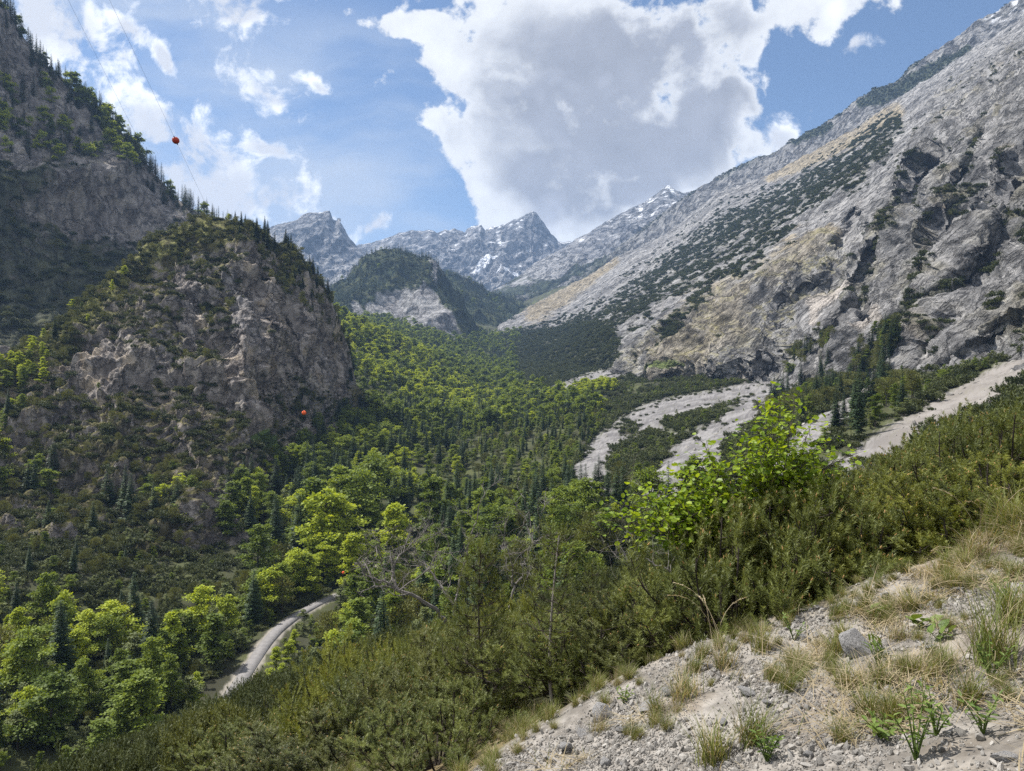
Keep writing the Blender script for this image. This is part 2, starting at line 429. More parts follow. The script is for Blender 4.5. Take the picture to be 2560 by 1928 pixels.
def build_sheet(name, rows, px0, px1, nu, segs, relief, paint, size, label, smooth=6, contrast=.45, stretch=(1, 1, 1), rot=(0, 0, 0), bump=1.0, crack=.45, sculpt=None, hold=None, backs=(6, 10)):
    rows = rows + ridge_back(rows[-1])
    PX, PY, D = lattice(rows, px0, px1, int(nu * Q), [max(2, int(s * Q)) for s in segs] + list(backs), smooth)
    if sculpt is not None: D = D * sculpt(PX, PY, D)
    P0 = unproj(PX, PY, D)
    N = orient(normals(P0))
    P, disp = near_relief(P0, N, relief, hold(PX, PY, D) if hold else 1.0)
    px, py, d = project(P)
    N2 = orient(normals(P))
    col, masks = paint(P, N2, PX, PY, D, disp)
    me = grid_mesh(name, P, terrain_mat(name + '_rock', size, bump, stretch, contrast, rot, crack), col)
    o = link(name, me); tag(o, label, 'mountain', kind='structure')
    r = dict(P=P, N=N2, PX=px, PY=py, D=d, PX0=PX, PY0=PY); r.update(masks)
    return r

# ---- the shaded mountain at the far left
RIDGE1 = [(-900, -700, 480), (-500, -420, 500), (-250, -220, 520), (-100, -120, 530), (0, -5, 540), (58, 62, 550), (116, 135, 560), (174, 192, 570), (231, 250, 580), (289, 314, 590), (336, 366, 600), (393, 428, 615), (451, 488, 630), (498, 520, 645), (556, 555, 660), (625, 590, 680), (700, 680, 700), (800, 800, 720)]
def paint_left(P, N, PX, PY, D, disp):
    sh = P.shape[:2]
    n1 = fbm(P, 60, 5, seed=21).reshape(sh); n2 = fbm(P, 12, 5, seed=22).reshape(sh); n3 = fbm(P, 5, 4, seed=23, stretch=(1, 1, .35)).reshape(sh)
    rock = mix((.19, .168, .165), (.38, .35, .335), ss(-.35, .4, n3 + n2 * .5))
    rock = mix(rock, (.42, .34, .22), ss(.22, .5, n2 + n1 * .4) * .45)
    up = N[..., 2]
    hi = ss(120, -160, PY - 420 - .2 * PX) 
    cliff = ss(.15, -.25, n1 + .5 * (up - .45) - .35 * ss(520, 380, PY - (PX - 100) * .5) + .35 * (band(PX, PY, [(40, 560, 130), (110, 720, 150), (330, 640, 60)]) > 0))
    veg = np.clip(1 - cliff * .82, 0, 1)
    col = mix(rock, (.05, .062, .026), veg * .85)
    col = mix(col, (.12, .125, .05), ss(.1, .4, n2) * veg * .5)
    return col, dict(veg=veg * ss(-.25, .3, n2 + .2), n1=n1, n2=n2)

# ---- the crag in front of it
CREST2 = [(-700, 1190, 190), (-300, 1060, 225), (-100, 960, 255), (0, 905, 280), (110, 838, 310), (220, 745, 335), (300, 665, 355), (380, 588, 375), (440, 560, 385), (500, 548, 390), (560, 558, 395), (625, 566, 405), (660, 574, 410), (694, 602, 415), (752, 650, 425), (798, 697, 430), (833, 756, 436), (856, 812, 440), (872, 870, 444), (882, 940, 448), (892, 1000, 450), (960, 1060, 455), (1050, 1110, 470)]
ROWS2 = [
    [(-700, 1700, 110), (-300, 1640, 130), (0, 1560, 150), (250, 1530, 165), (500, 1520, 182), (620, 1480, 205), (700, 1330, 250), (790, 1190, 330), (880, 1130, 420), (960, 1120, 440), (1050, 1150, 460)],
    [(-700, 1560, 125), (-300, 1470, 150), (0, 1380, 178), (250, 1330, 196), (500, 1300, 212), (620, 1250, 232), (700, 1150, 275), (790, 1090, 345), (880, 1075, 428), (960, 1105, 446), (1050, 1140, 464)],
    [(-700, 1400, 145), (-300, 1270, 175), (0, 1160, 212), (250, 1060, 238), (500, 1020, 262), (620, 1000, 280), (700, 985, 312), (790, 985, 365), (880, 1030, 436), (960, 1090, 450), (1050, 1130, 467)],
    [(-700, 1290, 168), (-300, 1150, 200), (0, 1020, 240), (250, 880, 282), (420, 800, 312), (500, 790, 318), (620, 780, 330), (700, 780, 350), (790, 850, 392), (880, 985, 441), (960, 1075, 452), (1050, 1120, 469)],
    [(-700, 1220, 182), (-300, 1085, 216), (0, 935, 266), (250, 760, 325), (420, 650, 355), (500, 640, 360), (620, 640, 372), (700, 670, 388), (790, 745, 414), (880, 955, 445), (960, 1066, 454), (1050, 1114, 470)],
    CREST2]
SLABS = [[(420, 660), (470, 650), (505, 720), (508, 800), (500, 880), (480, 880), (455, 800), (420, 740)],
         [(200, 830), (330, 800), (440, 870), (455, 920), (380, 960), (210, 990), (150, 930)],
         [(700, 780), (760, 740), (840, 760), (880, 860), (885, 960), (800, 960), (730, 880)],
         [(560, 700), (640, 720), (660, 900), (640, 1000), (580, 1000), (560, 860)],
         [(40, 1230), (110, 1170), (120, 1300), (200, 1340), (190, 1400), (60, 1390), (0, 1330)],
         [(470, 1250), (540, 1200), (620, 1200), (640, 1330), (600, 1440), (500, 1440), (450, 1350)]]
def paint_crag(P, N, PX, PY, D, disp):
    sh = P.shape[:2]
    n1 = fbm(P, 34, 5, seed=31).reshape(sh); n2 = fbm(P, 8, 5, seed=32).reshape(sh); n3 = fbm(P, 3.2, 5, seed=33, stretch=(1, 1, .3), gain=.6).reshape(sh)
    rock = mix((.145, .127, .115), (.385, .35, .322), ss(-.38, .42, n3 + n2 * .5))
    rock = mix(rock, (.46, .36, .22), ss(.2, .5, n2 * .8 + n1 * .5 + .1) * .4)
    rock = mix(rock, (.20, .205, .225), ss(.1, .45, -n1) * .5)
    sl = np.full(sh, -999.0)
    for poly in SLABS: sl = np.maximum(sl, polydist(PX + n1 * 40, PY + n2 * 60, poly))
    up = N[..., 2]
    edge = interp(PX, [c[0] for c in CREST2], [c[1] for c in CREST2])
    steep = ss(.62, .30, up)
    low = np.maximum(ss(980, 1250, PY) * ss(640, 520, PX), .75 * ss(470, 300, PX) * ss(700, 860, PY))                    # the brushy lower apron
    crest = ss(110, 20, PY - edge)
    base = -.03 + .58 * steep + .52 * ss(-30, 40, sl) - .34 * low - .50 * crest + n1 * .55 + n2 * .25 + .28 * ss(520, 640, PX) * ss(1260, 1000, PY)
    cliff = ss(.12, .34, base)
    veg = 1 - cliff
    soil = mix((.085, .078, .040), (.18, .165, .065), ss(-.3, .4, n2))
    soil = mix(soil, (.235, .235, .075), crest * ss(-.3, .3, n2 + .1) * ss(640, 480, PX))     # turf on the crest, its sunlight painted in as a lighter colour
    soil = mix(soil, (.14, .12, .08), ss(.1, .4, n1 - n2 * .4) * .5)
    col = mix(soil, rock, cliff)
    path = band(PX + n2 * 12, PY + n2 * 8, [(778, 940, 7), (830, 985, 9), (890, 1045, 8)])
    col = mix(col, (.36, .33, .29), ss(0, .5, path))
    gr = ss(0, .4, band(PX, PY, [(660, 1085, 14), (720, 1150, 22), (730, 1165, 10)]) + n2 * .4)
    col = mix(col, (.10, .15, .04), gr)
    return col, dict(veg=veg, n1=n1, n2=n2, crest=crest, low=low)
def crag_sculpt(PX, PY, D):
    # buttresses and gullies running down the face
    q = np.zeros(PX.shape); w1 = fbm(unproj(PX, PY, D), 40, 4, seed=37).reshape(PX.shape) * 70
    for x0, x1, w, a in ((430, 520, 38, .022), (560, 690, 40, .025), (650, 760, 34, .022), (790, 850, 45, .02), (250, 300, 60, .02), (330, 470, 30, -.018), (520, 640, 26, -.03), (620, 740, 22, -.022), (700, 800, 18, -.02)):
        xc = x0 + (x1 - x0) * (PY - 560) / 900 + w1
        q += .6 * a * np.exp(-((PX - xc) / w) ** 2)
    return 1 - q * ss(520, 640, PY)

# ---- wooded hill in the middle distance and the wooded shoulder behind it
def paint_wood(seed, cliffpoly):
    def f(P, N, PX, PY, D, disp):
        sh = P.shape[:2]
        n1 = fbm(P, 90, 5, seed=seed).reshape(sh); n2 = fbm(P, 25, 5, seed=seed + 1).reshape(sh)
        rock = mix((.22, .215, .22), (.36, .355, .35), ss(-.4, .4, n2))
        veg = np.ones(sh)
        if cliffpoly:
            cl = np.full(sh, -999.0)
            for poly in cliffpoly: cl = np.maximum(cl, polydist(PX + n2 * 26, PY + n1 * 22 + n2 * 14, poly))
            veg = 1 - ss(-3, 4, cl)
        col = mix(rock, mix((.035, .05, .024), (.075, .085, .035), ss(-.3, .3, n2)), veg)
        return col, dict(veg=veg * ss(-.5, .1, n2 + .25), n1=n1, n2=n2)
    return f
CLIFF3 = [[(905, 760), (960, 725), (1030, 720), (1055, 690), (1100, 720), (1130, 780), (1150, 820), (1180, 850), (1060, 850), (1000, 800), (940, 790), (880, 775), (880, 750)],
          [(1075, 645), (1090, 635), (1106, 665), (1100, 700), (1080, 690)]]
ROWS3 = [[(760, 900, 1180), (900, 900, 1200), (1100, 920, 1220), (1200, 900, 1260), (1320, 900, 1330)],
         [(760, 830, 1300), (870, 775, 1340), (950, 790, 1340), (1050, 830, 1290), (1190, 845, 1300), (1320, 860, 1380)],
         [(760, 800, 1400), (850, 735, 1440), (950, 715, 1440), (1050, 690, 1430), (1100, 705, 1420), (1150, 770, 1400), (1200, 835, 1400), (1320, 850, 1450)],
         [(760, 780, 1560), (831, 724, 1560), (874, 694, 1560), (890, 668, 1560), (913, 642, 1560), (929, 636, 1550), (952, 630, 1540), (991, 624, 1540), (1014, 630, 1530), (1046, 634, 1520), (1069, 632, 1500), (1085, 636, 1490), (1104, 658, 1490), (1108, 672, 1490), (1120, 704, 1480), (1143, 742, 1480), (1167, 784, 1480), (1186, 820, 1480), (1230, 850, 1500), (1320, 870, 1500)]]
ROWS3B = [[(1050, 900, 1450), (1200, 880, 1500), (1300, 850, 1600), (1420, 830, 1700)],
          [(1050, 760, 1700), (1150, 760, 1700), (1230, 780, 1720), (1300, 790, 1800), (1420, 800, 1900)],
          [(1050, 690, 2000), (1108, 674, 2000), (1131, 674, 2000), (1167, 694, 2000), (1198, 717, 2000), (1233, 741, 2020), (1280, 752, 2050), (1330, 765, 2100), (1420, 790, 2150)]]

# ---- far peaks
def paint_peak(seed, snowline, screeline, forest=None, tint=(1, 1, 1)):
    def f(P, N, PX, PY, D, disp):
        sh = P.shape[:2]
        n1 = fbm(P, 260, 5, seed=seed).reshape(sh); n2 = fbm(P, 60, 5, seed=seed + 1).reshape(sh); n3 = fbm(P, 40, 4, seed=seed + 2, stretch=(1, 1, .3)).reshape(sh)
        rock = mix(np.array((.135, .138, .150)) * tint, np.array((.29, .287, .29)) * tint, ss(-.4, .4, n3 + n2 * .4))
        up = N[..., 2]
        scree = ss(-.15, .15, (PY - screeline(PX)) / 60 + n2 * 1.1 + (up - .62) * 1.2)
        col = mix(rock, (.33, .325, .32), scree * .8)
        if forest is not None:
            fo = ss(-.25, .2, (PY - forest(PX)) / 40 + n1 * .9 + n2 * .8)
            col = mix(col, (.05, .06, .032), fo)
        s = ss(.06, .26, (snowline(PX) - PY) / 90 * .34 + (up - .55) * .75 + n2 * .55 + n3 * .8 - .36)
        for x, y, rx, ry, an in ((1215, 645, 36, 9, -.5), (1195, 660, 22, 7, -.4), (1290, 678, 44, 9, 0.05), (1330, 668, 26, 8, -.35)):
            if seed != 51: break
            c, sn = math.cos(an), math.sin(an); dx, dy = PX - x, PY - y
            u, v = (dx * c + dy * sn) / rx, (-dx * sn + dy * c) / ry
            s = np.maximum(s, ss(.25, -.25, u * u + v * v - .8 + n3 * 2.2))
        col = mix(col, (.80, .82, .86), s)
        return col, {}
    return f
RIDGE6 = [(520, 640, 3100), (600, 600, 3150), (660, 569, 3200), (691, 556, 3220), (715, 552, 3230), (745, 546, 3250), (760, 540, 3260), (777, 535, 3270), (795, 533, 3270), (812, 527, 3280), (818, 524, 3280), (825, 523, 3280), (835, 543, 3280), (840, 546, 3280), (847, 539, 3280), (853, 545, 3280), (862, 556, 3280), (871, 574, 3280), (882, 594, 3270), (897, 613, 3260), (917, 632, 3250), (960, 670, 3250), (1020, 700, 3250)]
ROWS6 = [[(520, 900, 2500), (1020, 900, 2500)], [(520, 760, 2750), (800, 730, 2750), (900, 720, 2750), (1020, 760, 2800)], [(520, 680, 2960), (780, 640, 2980), (850, 650, 2980), (920, 680, 2960), (1020, 725, 3000)], RIDGE6]
RIDGE7 = [(820, 660, 4200), (880, 622, 4200), (901, 612, 4200), (940, 600, 4200), (965, 590, 4200), (999, 579, 4200), (1030, 574, 4200), (1055, 577, 4200), (1073, 572, 4200), (1092, 581, 4200), (1103, 576, 4200), (1112, 573, 4200), (1122, 576, 4200), (1133, 570, 4200), (1150, 577, 4200), (1163, 583, 4180), (1170, 573, 4160), (1178, 567, 4150), (1190, 565, 4150), (1202, 561, 4150), (1208, 568, 4150), (1213, 576, 4150), (1225, 570, 4150), (1233, 567, 4150), (1248, 567, 4150), (1262, 560, 4150), (1280, 551, 4150), (1297, 543, 4150), (1311, 533, 4150), (1320, 530, 4150), (1328, 525, 4150), (1334, 527, 4150), (1340, 531, 4150), (1346, 540, 4150), (1354, 552, 4150), (1362, 565, 4150), (1369, 575, 4160), (1378, 586, 4170), (1389, 596, 4180), (1395, 604, 4200), (1410, 605, 4200), (1424, 604, 4200), (1450, 620, 4200), (1520, 640, 4200)]
ROWS7 = [[(820, 860, 3200), (1520, 860, 3200)], [(820, 740, 3550), (1200, 715, 3550), (1330, 700, 3550), (1520, 720, 3550)], [(820, 690, 3900), (1000, 640, 3920), (1120, 635, 3920), (1200, 640, 3850), (1330, 640, 3820), (1420, 650, 3850), (1520, 670, 3900)], RIDGE7]
RIDGE5 = [(1200, 745, 2700), (1283, 700, 2800), (1330, 665, 2900), (1381, 633, 3000), (1410, 615, 3050), (1440, 598, 3100), (1470, 580, 3130), (1505, 560, 3150), (1540, 540, 3200), (1573, 522, 3200), (1600, 510, 3220), (1625, 496, 3240), (1641, 482, 3250), (1657, 468, 3250), (1664, 465, 3250), (1670, 463, 3250), (1683, 469, 3250), (1690, 474, 3250), (1709, 481, 3250), (1735, 477, 3250), (1767, 474, 3250), (1850, 440, 3250), (1950, 420, 3250)]
ROWS5 = [[(1200, 860, 1900), (1400, 820, 2000), (1600, 760, 2100), (1950, 640, 2300)], [(1200, 790, 2250), (1300, 752, 2300), (1400, 715, 2400), (1600, 640, 2500), (1950, 560, 2700)], [(1200, 765, 2480), (1300, 722, 2550), (1400, 668, 2700), (1500, 618, 2800), (1650, 550, 2850), (1950, 490, 2950)], RIDGE5]

# ---- the long bright slope on the right: slab face with crags in front, and the rear ridge over it
TOP4 = [(1200, 850, 1500), (1260, 806, 1700), (1342, 757, 1850), (1400, 727, 1950), (1468, 690, 2000), (1500, 670, 2000), (1542, 646, 1980), (1625, 607, 1950), (1699, 562, 1900), (1793, 484, 1850), (1850, 466, 1810), (1898, 447, 1780), (1960, 420, 1720), (2045, 374, 1660), (2134, 325, 1580), (2260, 238, 1470), (2430, 125, 1340), (2560, 42, 1250), (2700, -60, 1150), (3000, -260, 1000)]
ROWS4 = [
    [(1200, 1030, 1000), (1400, 1020, 800), (1530, 1010, 660), (1700, 1030, 520), (1850, 1030, 435), (2000, 1010, 375), (2200, 1000, 310), (2400, 1000, 245), (2560, 985, 195), (2700, 930, 165), (3000, 800, 130)],
    [(1200, 890, 1250), (1400, 900, 930), (1530, 880, 740), (1700, 905, 580), (1850, 890, 500), (2000, 860, 430), (2200, 815, 372), (2400, 800, 312), (2560, 800, 255), (2700, 740, 225), (3000, 560, 190)],
    [(1200, 872, 1340), (1400, 850, 1120), (1530, 800, 900), (1700, 770, 730), (1850, 720, 640), (2000, 665, 560), (2200, 590, 490), (2400, 500, 435), (2560, 430, 390), (2700, 360, 350), (3000, 180, 300)],
    [(1200, 860, 1420), (1400, 790, 1500), (1530, 735, 1320), (1700, 670, 1130), (1850, 600, 980), (2000, 535, 850), (2200, 420, 720), (2400, 300, 640), (2560, 210, 590), (2700, 120, 540), (3000, -60, 460)],
    TOP4]
def r3(pts): return [(1400 + x * .5244, 250 + y * .5244, w) for x, y, w in pts]
RIBBON = [r3([(1600, 130, 26), (1500, 230, 42), (1400, 310, 44), (1250, 410, 46), (1100, 500, 52), (1000, 560, 62), (850, 640, 70), (700, 720, 62), (560, 810, 56), (430, 900, 52), (320, 1000, 52), (180, 1080, 46), (20, 1120, 50), (-120, 1210, 60)]),
          r3([(960, 745, 14), (850, 800, 20), (700, 850, 26), (560, 900, 24), (470, 960, 22), (350, 1010, 22)]),
          r3([(700, 900, 14), (600, 1010, 20), (500, 1110, 20), (460, 1180, 14)])]
DARKFAN = [(1225, 850), (1262, 835), (1330, 822), (1400, 815), (1470, 800), (1530, 815), (1545, 850), (1530, 900), (1525, 925), (1470, 945), (1400, 965), (1330, 985), (1290, 975), (1255, 930)]
TAN = [r3([(860, 870, 26), (780, 960, 60), (640, 1080, 62), (560, 1200, 62), (480, 1300, 40)]), r3([(1290, 640, 24), (1180, 680, 30), (1080, 760, 36), (1000, 810, 30)]), r3([(1600, 60, 22), (1400, 180, 24), (1200, 270, 22), (1000, 370, 10)]), r3([(270, 760, 8), (130, 860, 16), (0, 940, 22), (-120, 1010, 26)])]
SPUR = [(1515, 935), (1545, 860), (1600, 822), (1660, 790), (1740, 745), (1800, 705), (1850, 680), (1900, 652), (1950, 625), (2000, 605), (2060, 585), (2110, 592), (2125, 640), (2112, 690), (2075, 730), (2010, 745), (1985, 760), (1995, 820), (1990, 880), (1960, 925), (1900, 965), (1800, 985), (1680, 985), (1560, 970)]
ALCOVE = [(1985, 752), (1960, 700), (1985, 655), (2050, 610), (2110, 605), (2128, 640), (2112, 690), (2075, 728), (2030, 745)]
RCRAG = [(1960, 960), (2000, 900), (2010, 830), (2060, 770), (2120, 720), (2135, 640), (2180, 560), (2200, 470), (2260, 380), (2300, 300), (2340, 240), (2400, 200), (2700, 0), (3000, -100), (3000, 1300), (2000, 1300), (1960, 1100)]
RIBS = [r3([(2020, 470, 26), (1960, 600, 34), (1900, 720, 36), (1850, 830, 26), (1800, 900, 20)]), r3([(1790, 900, 30), (1740, 1000, 34), (1690, 1120, 38), (1640, 1240, 30)]),
        r3([(1330, 930, 26), (1240, 1010, 34), (1180, 1090, 34)]), r3([(1500, 600, 40), (1430, 760, 40), (1380, 900, 34)]), r3([(2200, 900, 40), (2050, 1000, 40), (1950, 1150, 34)])]
GULLIES = [r3([(2200, 560, 30), (2100, 720, 30), (1950, 850, 30), (1800, 930, 24), (1700, 1010, 22), (1560, 1120, 20)]), r3([(1560, 620, 20), (1480, 760, 22), (1430, 900, 22), (1480, 1050, 22)]), r3([(2212, 1080, 26), (2000, 1170, 24), (1860, 1290, 18)]), r3([(1740, 280, 14), (1690, 430, 18), (1600, 610, 18), (1520, 700, 14)]), r3([(2040, 180, 16), (1930, 380, 20), (1850, 540, 16), (1790, 660, 12)]), r3([(1420, 540, 14), (1400, 640, 22), (1330, 690, 14)]), r3([(2330, 60, 16), (2120, 560, 20), (2030, 760, 16)])]
def slope_sculpt(PX, PY, D):
    P = unproj(PX, PY, D)
    sh = PX.shape
    w1 = fbm(P, 70, 5, seed=61).reshape(sh) * 34; w2 = fbm(P, 70, 5, seed=62).reshape(sh) * 34
    f = np.ones(sh)
    f -= .06 * ss(-22, 60, polydist(PX + w1, PY + w2, SPUR))
    f -= .04 * ss(20, 110, polydist(PX + w1, PY + w2, SPUR))
    f += .062 * ss(-12, 34, polydist(PX + w1 * .5, PY + w2 * .5, ALCOVE))
    f -= .05 * ss(-40, 60, polydist(PX + w1, PY + w2, RCRAG))
    for r in RIBS: f -= .044 * ss(-.6, .7, band(PX + w1, PY + w2, r))
    for r in GULLIES: f += .052 * ss(-.45, .7, band(PX + w1, PY + w2, r))
    return f
def slope_hold(PX, PY, D):
    # bare slab stays smooth, crags are broken
    return .42 + .58 * np.clip(ss(-10, 40, polydist(PX, PY, SPUR)) + ss(-20, 60, polydist(PX, PY, RCRAG)), 0, 1)
def paint_slope(P, N, PX, PY, D, disp):
    sh = P.shape[:2]
    n1 = fbm(P, 70, 5, seed=63).reshape(sh); n2 = fbm(P, 14, 5, seed=64).reshape(sh); nb = fbm(P, 26, 5, seed=65).reshape(sh)
    # streaks down the dip of the slab
    q = dipped(P)
    st = fbm(q, 16, 5, seed=66, stretch=(.10, .55, 1), gain=.6).reshape(sh)
    spur = ss(-4, 10, polydist(PX + n2 * 14, PY + n2 * 14, SPUR)); rc = ss(-6, 12, polydist(PX + n2 * 14, PY + n2 * 14, RCRAG))
    slab = (1 - spur) * (1 - rc)
    rock = mix((.125, .123, .123), (.315, .308, .302), ss(-.4, .4, n2 + nb * .4))
    rock = mix(rock, (.19, .17, .095), ss(.05, .45, fbm(P, 40, 4, seed=67).reshape(sh) + n2 * .3) * .45)
    rock = mix(rock, (.42, .345, .24), ss(.25, .55, nb + n1 * .4) * .35)
    slabc = mix((.145, .143, .144), (.315, .307, .30), ss(-.30, .30, st + n2 * .15))
    col = mix(rock, slabc, slab * .85)
    up = N[..., 2]
    tan = np.full(sh, -9.0)
    for r in TAN: tan = np.maximum(tan, band(PX + n2 * 22, PY + nb * 16, r))
    tn = ss(-.45, .55, tan + n2 * .9)
    col = mix(col, mix((.22, .175, .095), (.34, .28, .18), ss(-.3, .3, n2)), tn * (.72 - .34 * spur))
    grassy = spur * ss(.52, .72, up + n2 * .3) * ss(-.2, .3, nb + .12)
    col = mix(col, (.22, .20, .09), grassy * .65)
    col = mix(col, (.17, .215, .07), ss(0, .5, band(PX + n2 * 10, PY + n2 * 8, [(1630, 918, 10), (1670, 905, 15), (1710, 893, 12)])) * .9)
    # bush cover
    rib = np.full(sh, -9.0)
    for r in RIBBON: rib = np.maximum(rib, band(PX + n1 * 24 + n2 * 18, PY + n1 * 20 + n2 * 16, r))
    rb = ss(.10, .42, rib + nb * 1.15 + n2 * .55 - .12 * ss(1700, 1500, PX))
    fan = ss(-8, 8, polydist(PX + n2 * 16, PY + n2 * 12, DARKFAN))
    gy = np.full(sh, -9.0)
    for r in GULLIES: gy = np.maximum(gy, band(PX + n2 * 16, PY + n2 * 16, [(a, b, c * 1.1) for a, b, c in r]))
    cr = rc * ss(.12, .40, nb + n2 * .45 + .30 * ss(-.6, .6, gy) - .12)
    sparse = (spur * .6 + .25) * ss(.30, .5, nb + n2 * .4)
    veg = np.clip(np.maximum.reduce([rb, fan, cr, sparse * .7]), 0, 1)
    col = mix(col, mix((.045, .052, .024), (.085, .085, .04), ss(-.3, .3, n2)), np.maximum(rb * ss(-.15, .25, n2 + .05) * .6, np.maximum(fan * .92, cr * .65)))
    # loose scree below the alcove and at the cliff's foot
    a = ss(0, .5, band(PX + n2 * 10, PY + n2 * 8, r3([(1390, 860, 12), (1320, 900, 22), (1210, 960, 28), (1190, 1040, 14)]))) + ss(0, .5, band(PX + n2 * 6, PY + n2 * 6, r3([(805, 1285, 5), (800, 1330, 22), (790, 1370, 34)]))) + ss(0, .5, band(PX + n2 * 10, PY + n2 * 8, r3([(1520, 1040, 26), (1440, 1120, 12)])))
    col = mix(col, (.38, .345, .31), np.clip(a, 0, 1) * .85)
    return col, dict(veg=veg, rib=rb, fan=fan, cr=cr, spur=spur, n1=n1, n2=n2)

RIDGE4B = [(1180, 800, 2100), (1283, 742, 2200), (1381, 715, 2300), (1400, 711, 2300), (1468, 671, 2350), (1520, 639, 2350), (1557, 607, 2350), (1610, 566, 2330), (1652, 534, 2300), (1694, 506, 2260), (1730, 477, 2230), (1767, 459, 2200), (1846, 418, 2130), (1924, 386, 2060), (2003, 339, 1980), (2055, 308, 1930), (2100, 280, 1880), (2155, 247, 1830), (2200, 222, 1790), (2245, 196, 1760), (2280, 168, 1730), (2315, 144, 1700), (2370, 108, 1660), (2430, 70, 1620), (2490, 34, 1580), (2560, -6, 1530), (2700, -100, 1420), (3000, -300, 1200)]
ROWS4B = [[(x, y + 150, d * .84) for x, y, d in RIDGE4B], [(x, y + 62, d * .93) for x, y, d in RIDGE4B], [(x, y + 44, d * .965) for x, y, d in RIDGE4B], [(x, y + 9, d * .985) for x, y, d in RIDGE4B], RIDGE4B]
def paint_rear(P, N, PX, PY, D, disp):
    sh = P.shape[:2]
    n1 = fbm(P, 90, 5, seed=71).reshape(sh); n2 = fbm(P, 24, 5, seed=72).reshape(sh)
    st = fbm(P, 20, 4, seed=73, stretch=(1, 1, .25)).reshape(sh)
    rock = mix((.125, .125, .13), (.29, .283, .275), ss(-.4, .4, st + n2 * .4))
    e = PY - interp(PX, [c[0] for c in RIDGE4B], [c[1] for c in RIDGE4B])
    lowf = ss(1600, 1480, PX)
    patch = np.maximum(band(PX, PY, [(1990, 350, 16), (2045, 322, 22), (2075, 318, 12)]), band(PX, PY, [(2150, 262, 10), (2200, 240, 22), (2260, 215, 24), (2330, 175, 20), (2420, 120, 10)]))
    veg = np.maximum(ss(-.1, .4, patch + n2 * .5), lowf * ss(-.35, .15, n1 + n2 * .5 + .25 * ss(20, 60, e)))
    veg = np.maximum(veg, ss(12, 2, e) * ss(-.2, .3, n1) * .7)
    col = mix(rock, (.05, .062, .032), veg * .92)
    col = mix(col, (.40, .36, .30), ss(50, 80, e) * ss(1650, 1800, PX) * ss(-.2, .3, n2) * .6)
    s = .8 * ss(2400, 2520, PX) * ss(.3, .6, n2 + .25) * ss(45, 10, e)
    col = mix(col, (.78, .80, .84), s)
    return col, dict(veg=veg)

ST = (1, 1, .38)
T = {}
G = build_ground()
T['left'] = build_sheet('mountain', [[(-900, 900, 330), (-300, 900, 340), (300, 900, 380), (800, 950, 440)], [(-900, 300, 400), (0, 620, 430), (300, 680, 470), (450, 650, 520), (800, 860, 600)], RIDGE1], -900, 800, 620, [200, 260],
    [(34, 130, 'r', 1.1, (1, 1, .55), 3), (6, 32, 'r', 1.2, ST, 4), (11, 36, 'v', 1.4, (1, 1, .45), 4), (2.0, 9, 'f', 1.3, (1, 1, .6), 4)], paint_left, 5.0, 'steep shaded mountainside with bushes and spruce along its skyline', smooth=14, crack=.25, hold=lambda PX, PY, D: .35 + .65 * ss(10, 160, PY - interp(PX, [c[0] for c in RIDGE1], [c[1] for c in RIDGE1])))
T['crag'] = build_sheet('crag', ROWS2, -700, 1050, 760, [90, 130, 130, 110, 70],
    [(13, 60, 'r', 2.1, ST, 3), (6.5, 27, 'v', 8.5, (1, 1, .36), 4), (7.5, 21, 'b', 2.2, (1, 1, .24), 4), (3.2, 6.5, 'b', 2.3, (1, 1, .30), 4)], paint_crag, 2.4, 'brown grey rock crag with brushy ledges above the road', smooth=16, crack=.28, contrast=.38, sculpt=crag_sculpt, hold=lambda PX, PY, D: .30 + .70 * ss(4, 80, PY - interp(PX, [c[0] for c in CREST2], [c[1] for c in CREST2])))
T['wood'] = build_sheet('wooded_hill', ROWS3, 760, 1320, 320, [60, 90, 70], [(30, 150, 'r', 3.1, (1, 1, .6), 3), (14, 60, 'v', 3.2, (1, 1, .5), 3)], paint_wood(41, CLIFF3), 9, 'dome shaped hill with dark spruce forest over a grey cliff', smooth=8, crack=.25)
T['shoulder'] = build_sheet('wooded_shoulder', ROWS3B, 1050, 1420, 200, [50, 80], [(30, 160, 'r', 3.4, (1, 1, .6), 4)], paint_wood(44, None), 10, 'wooded shoulder sloping down behind the dome shaped hill', smooth=8)
def peak_hold(ridge):
    return lambda PX, PY, D: .30 + .70 * ss(4, 70, PY - interp(PX, [c[0] for c in ridge], [c[1] for c in ridge]))
PK = [(80, 420, 'r', 4.1, (1, 1, .5), 4), (34, 110, 'r', 4.2, (1, 1, .32), 4), (20, 130, 'v', 4.4, (1, 1, .4), 2), (8, 20, 'f', 4.3, (1, 1, .5), 3)]
T['peakl'] = build_sheet('peak', ROWS6, 520, 1020, 330, [40, 90, 110], PK, paint_peak(81, lambda x: 470 + 0 * x, lambda x: 668 + 0 * x), 22, 'bluish grey pyramid peak with pale scree at its foot', smooth=5, hold=peak_hold(RIDGE6))
T['peakc'] = build_sheet('snowy_range', ROWS7, 820, 1520, 460, [60, 110, 110], PK, paint_peak(51, lambda x: 612 + 0 * x, lambda x: 690 + 0 * x, lambda x: 742 + 0 * x), 26, 'jagged grey range with snow patches closing the valley', smooth=5, hold=peak_hold(RIDGE7))
T['peakr'] = build_sheet('snowy_peak', ROWS5, 1200, 1950, 460, [50, 90, 130], PK[1:], paint_peak(91, lambda x: 590 - (x - 1400) * .2, lambda x: 650 + 0 * x, lambda x: interp(x, [1200, 1400, 1600], [735, 672, 640])), 22, 'snow dusted peak rising behind the bright slope', smooth=5, hold=peak_hold(RIDGE5))
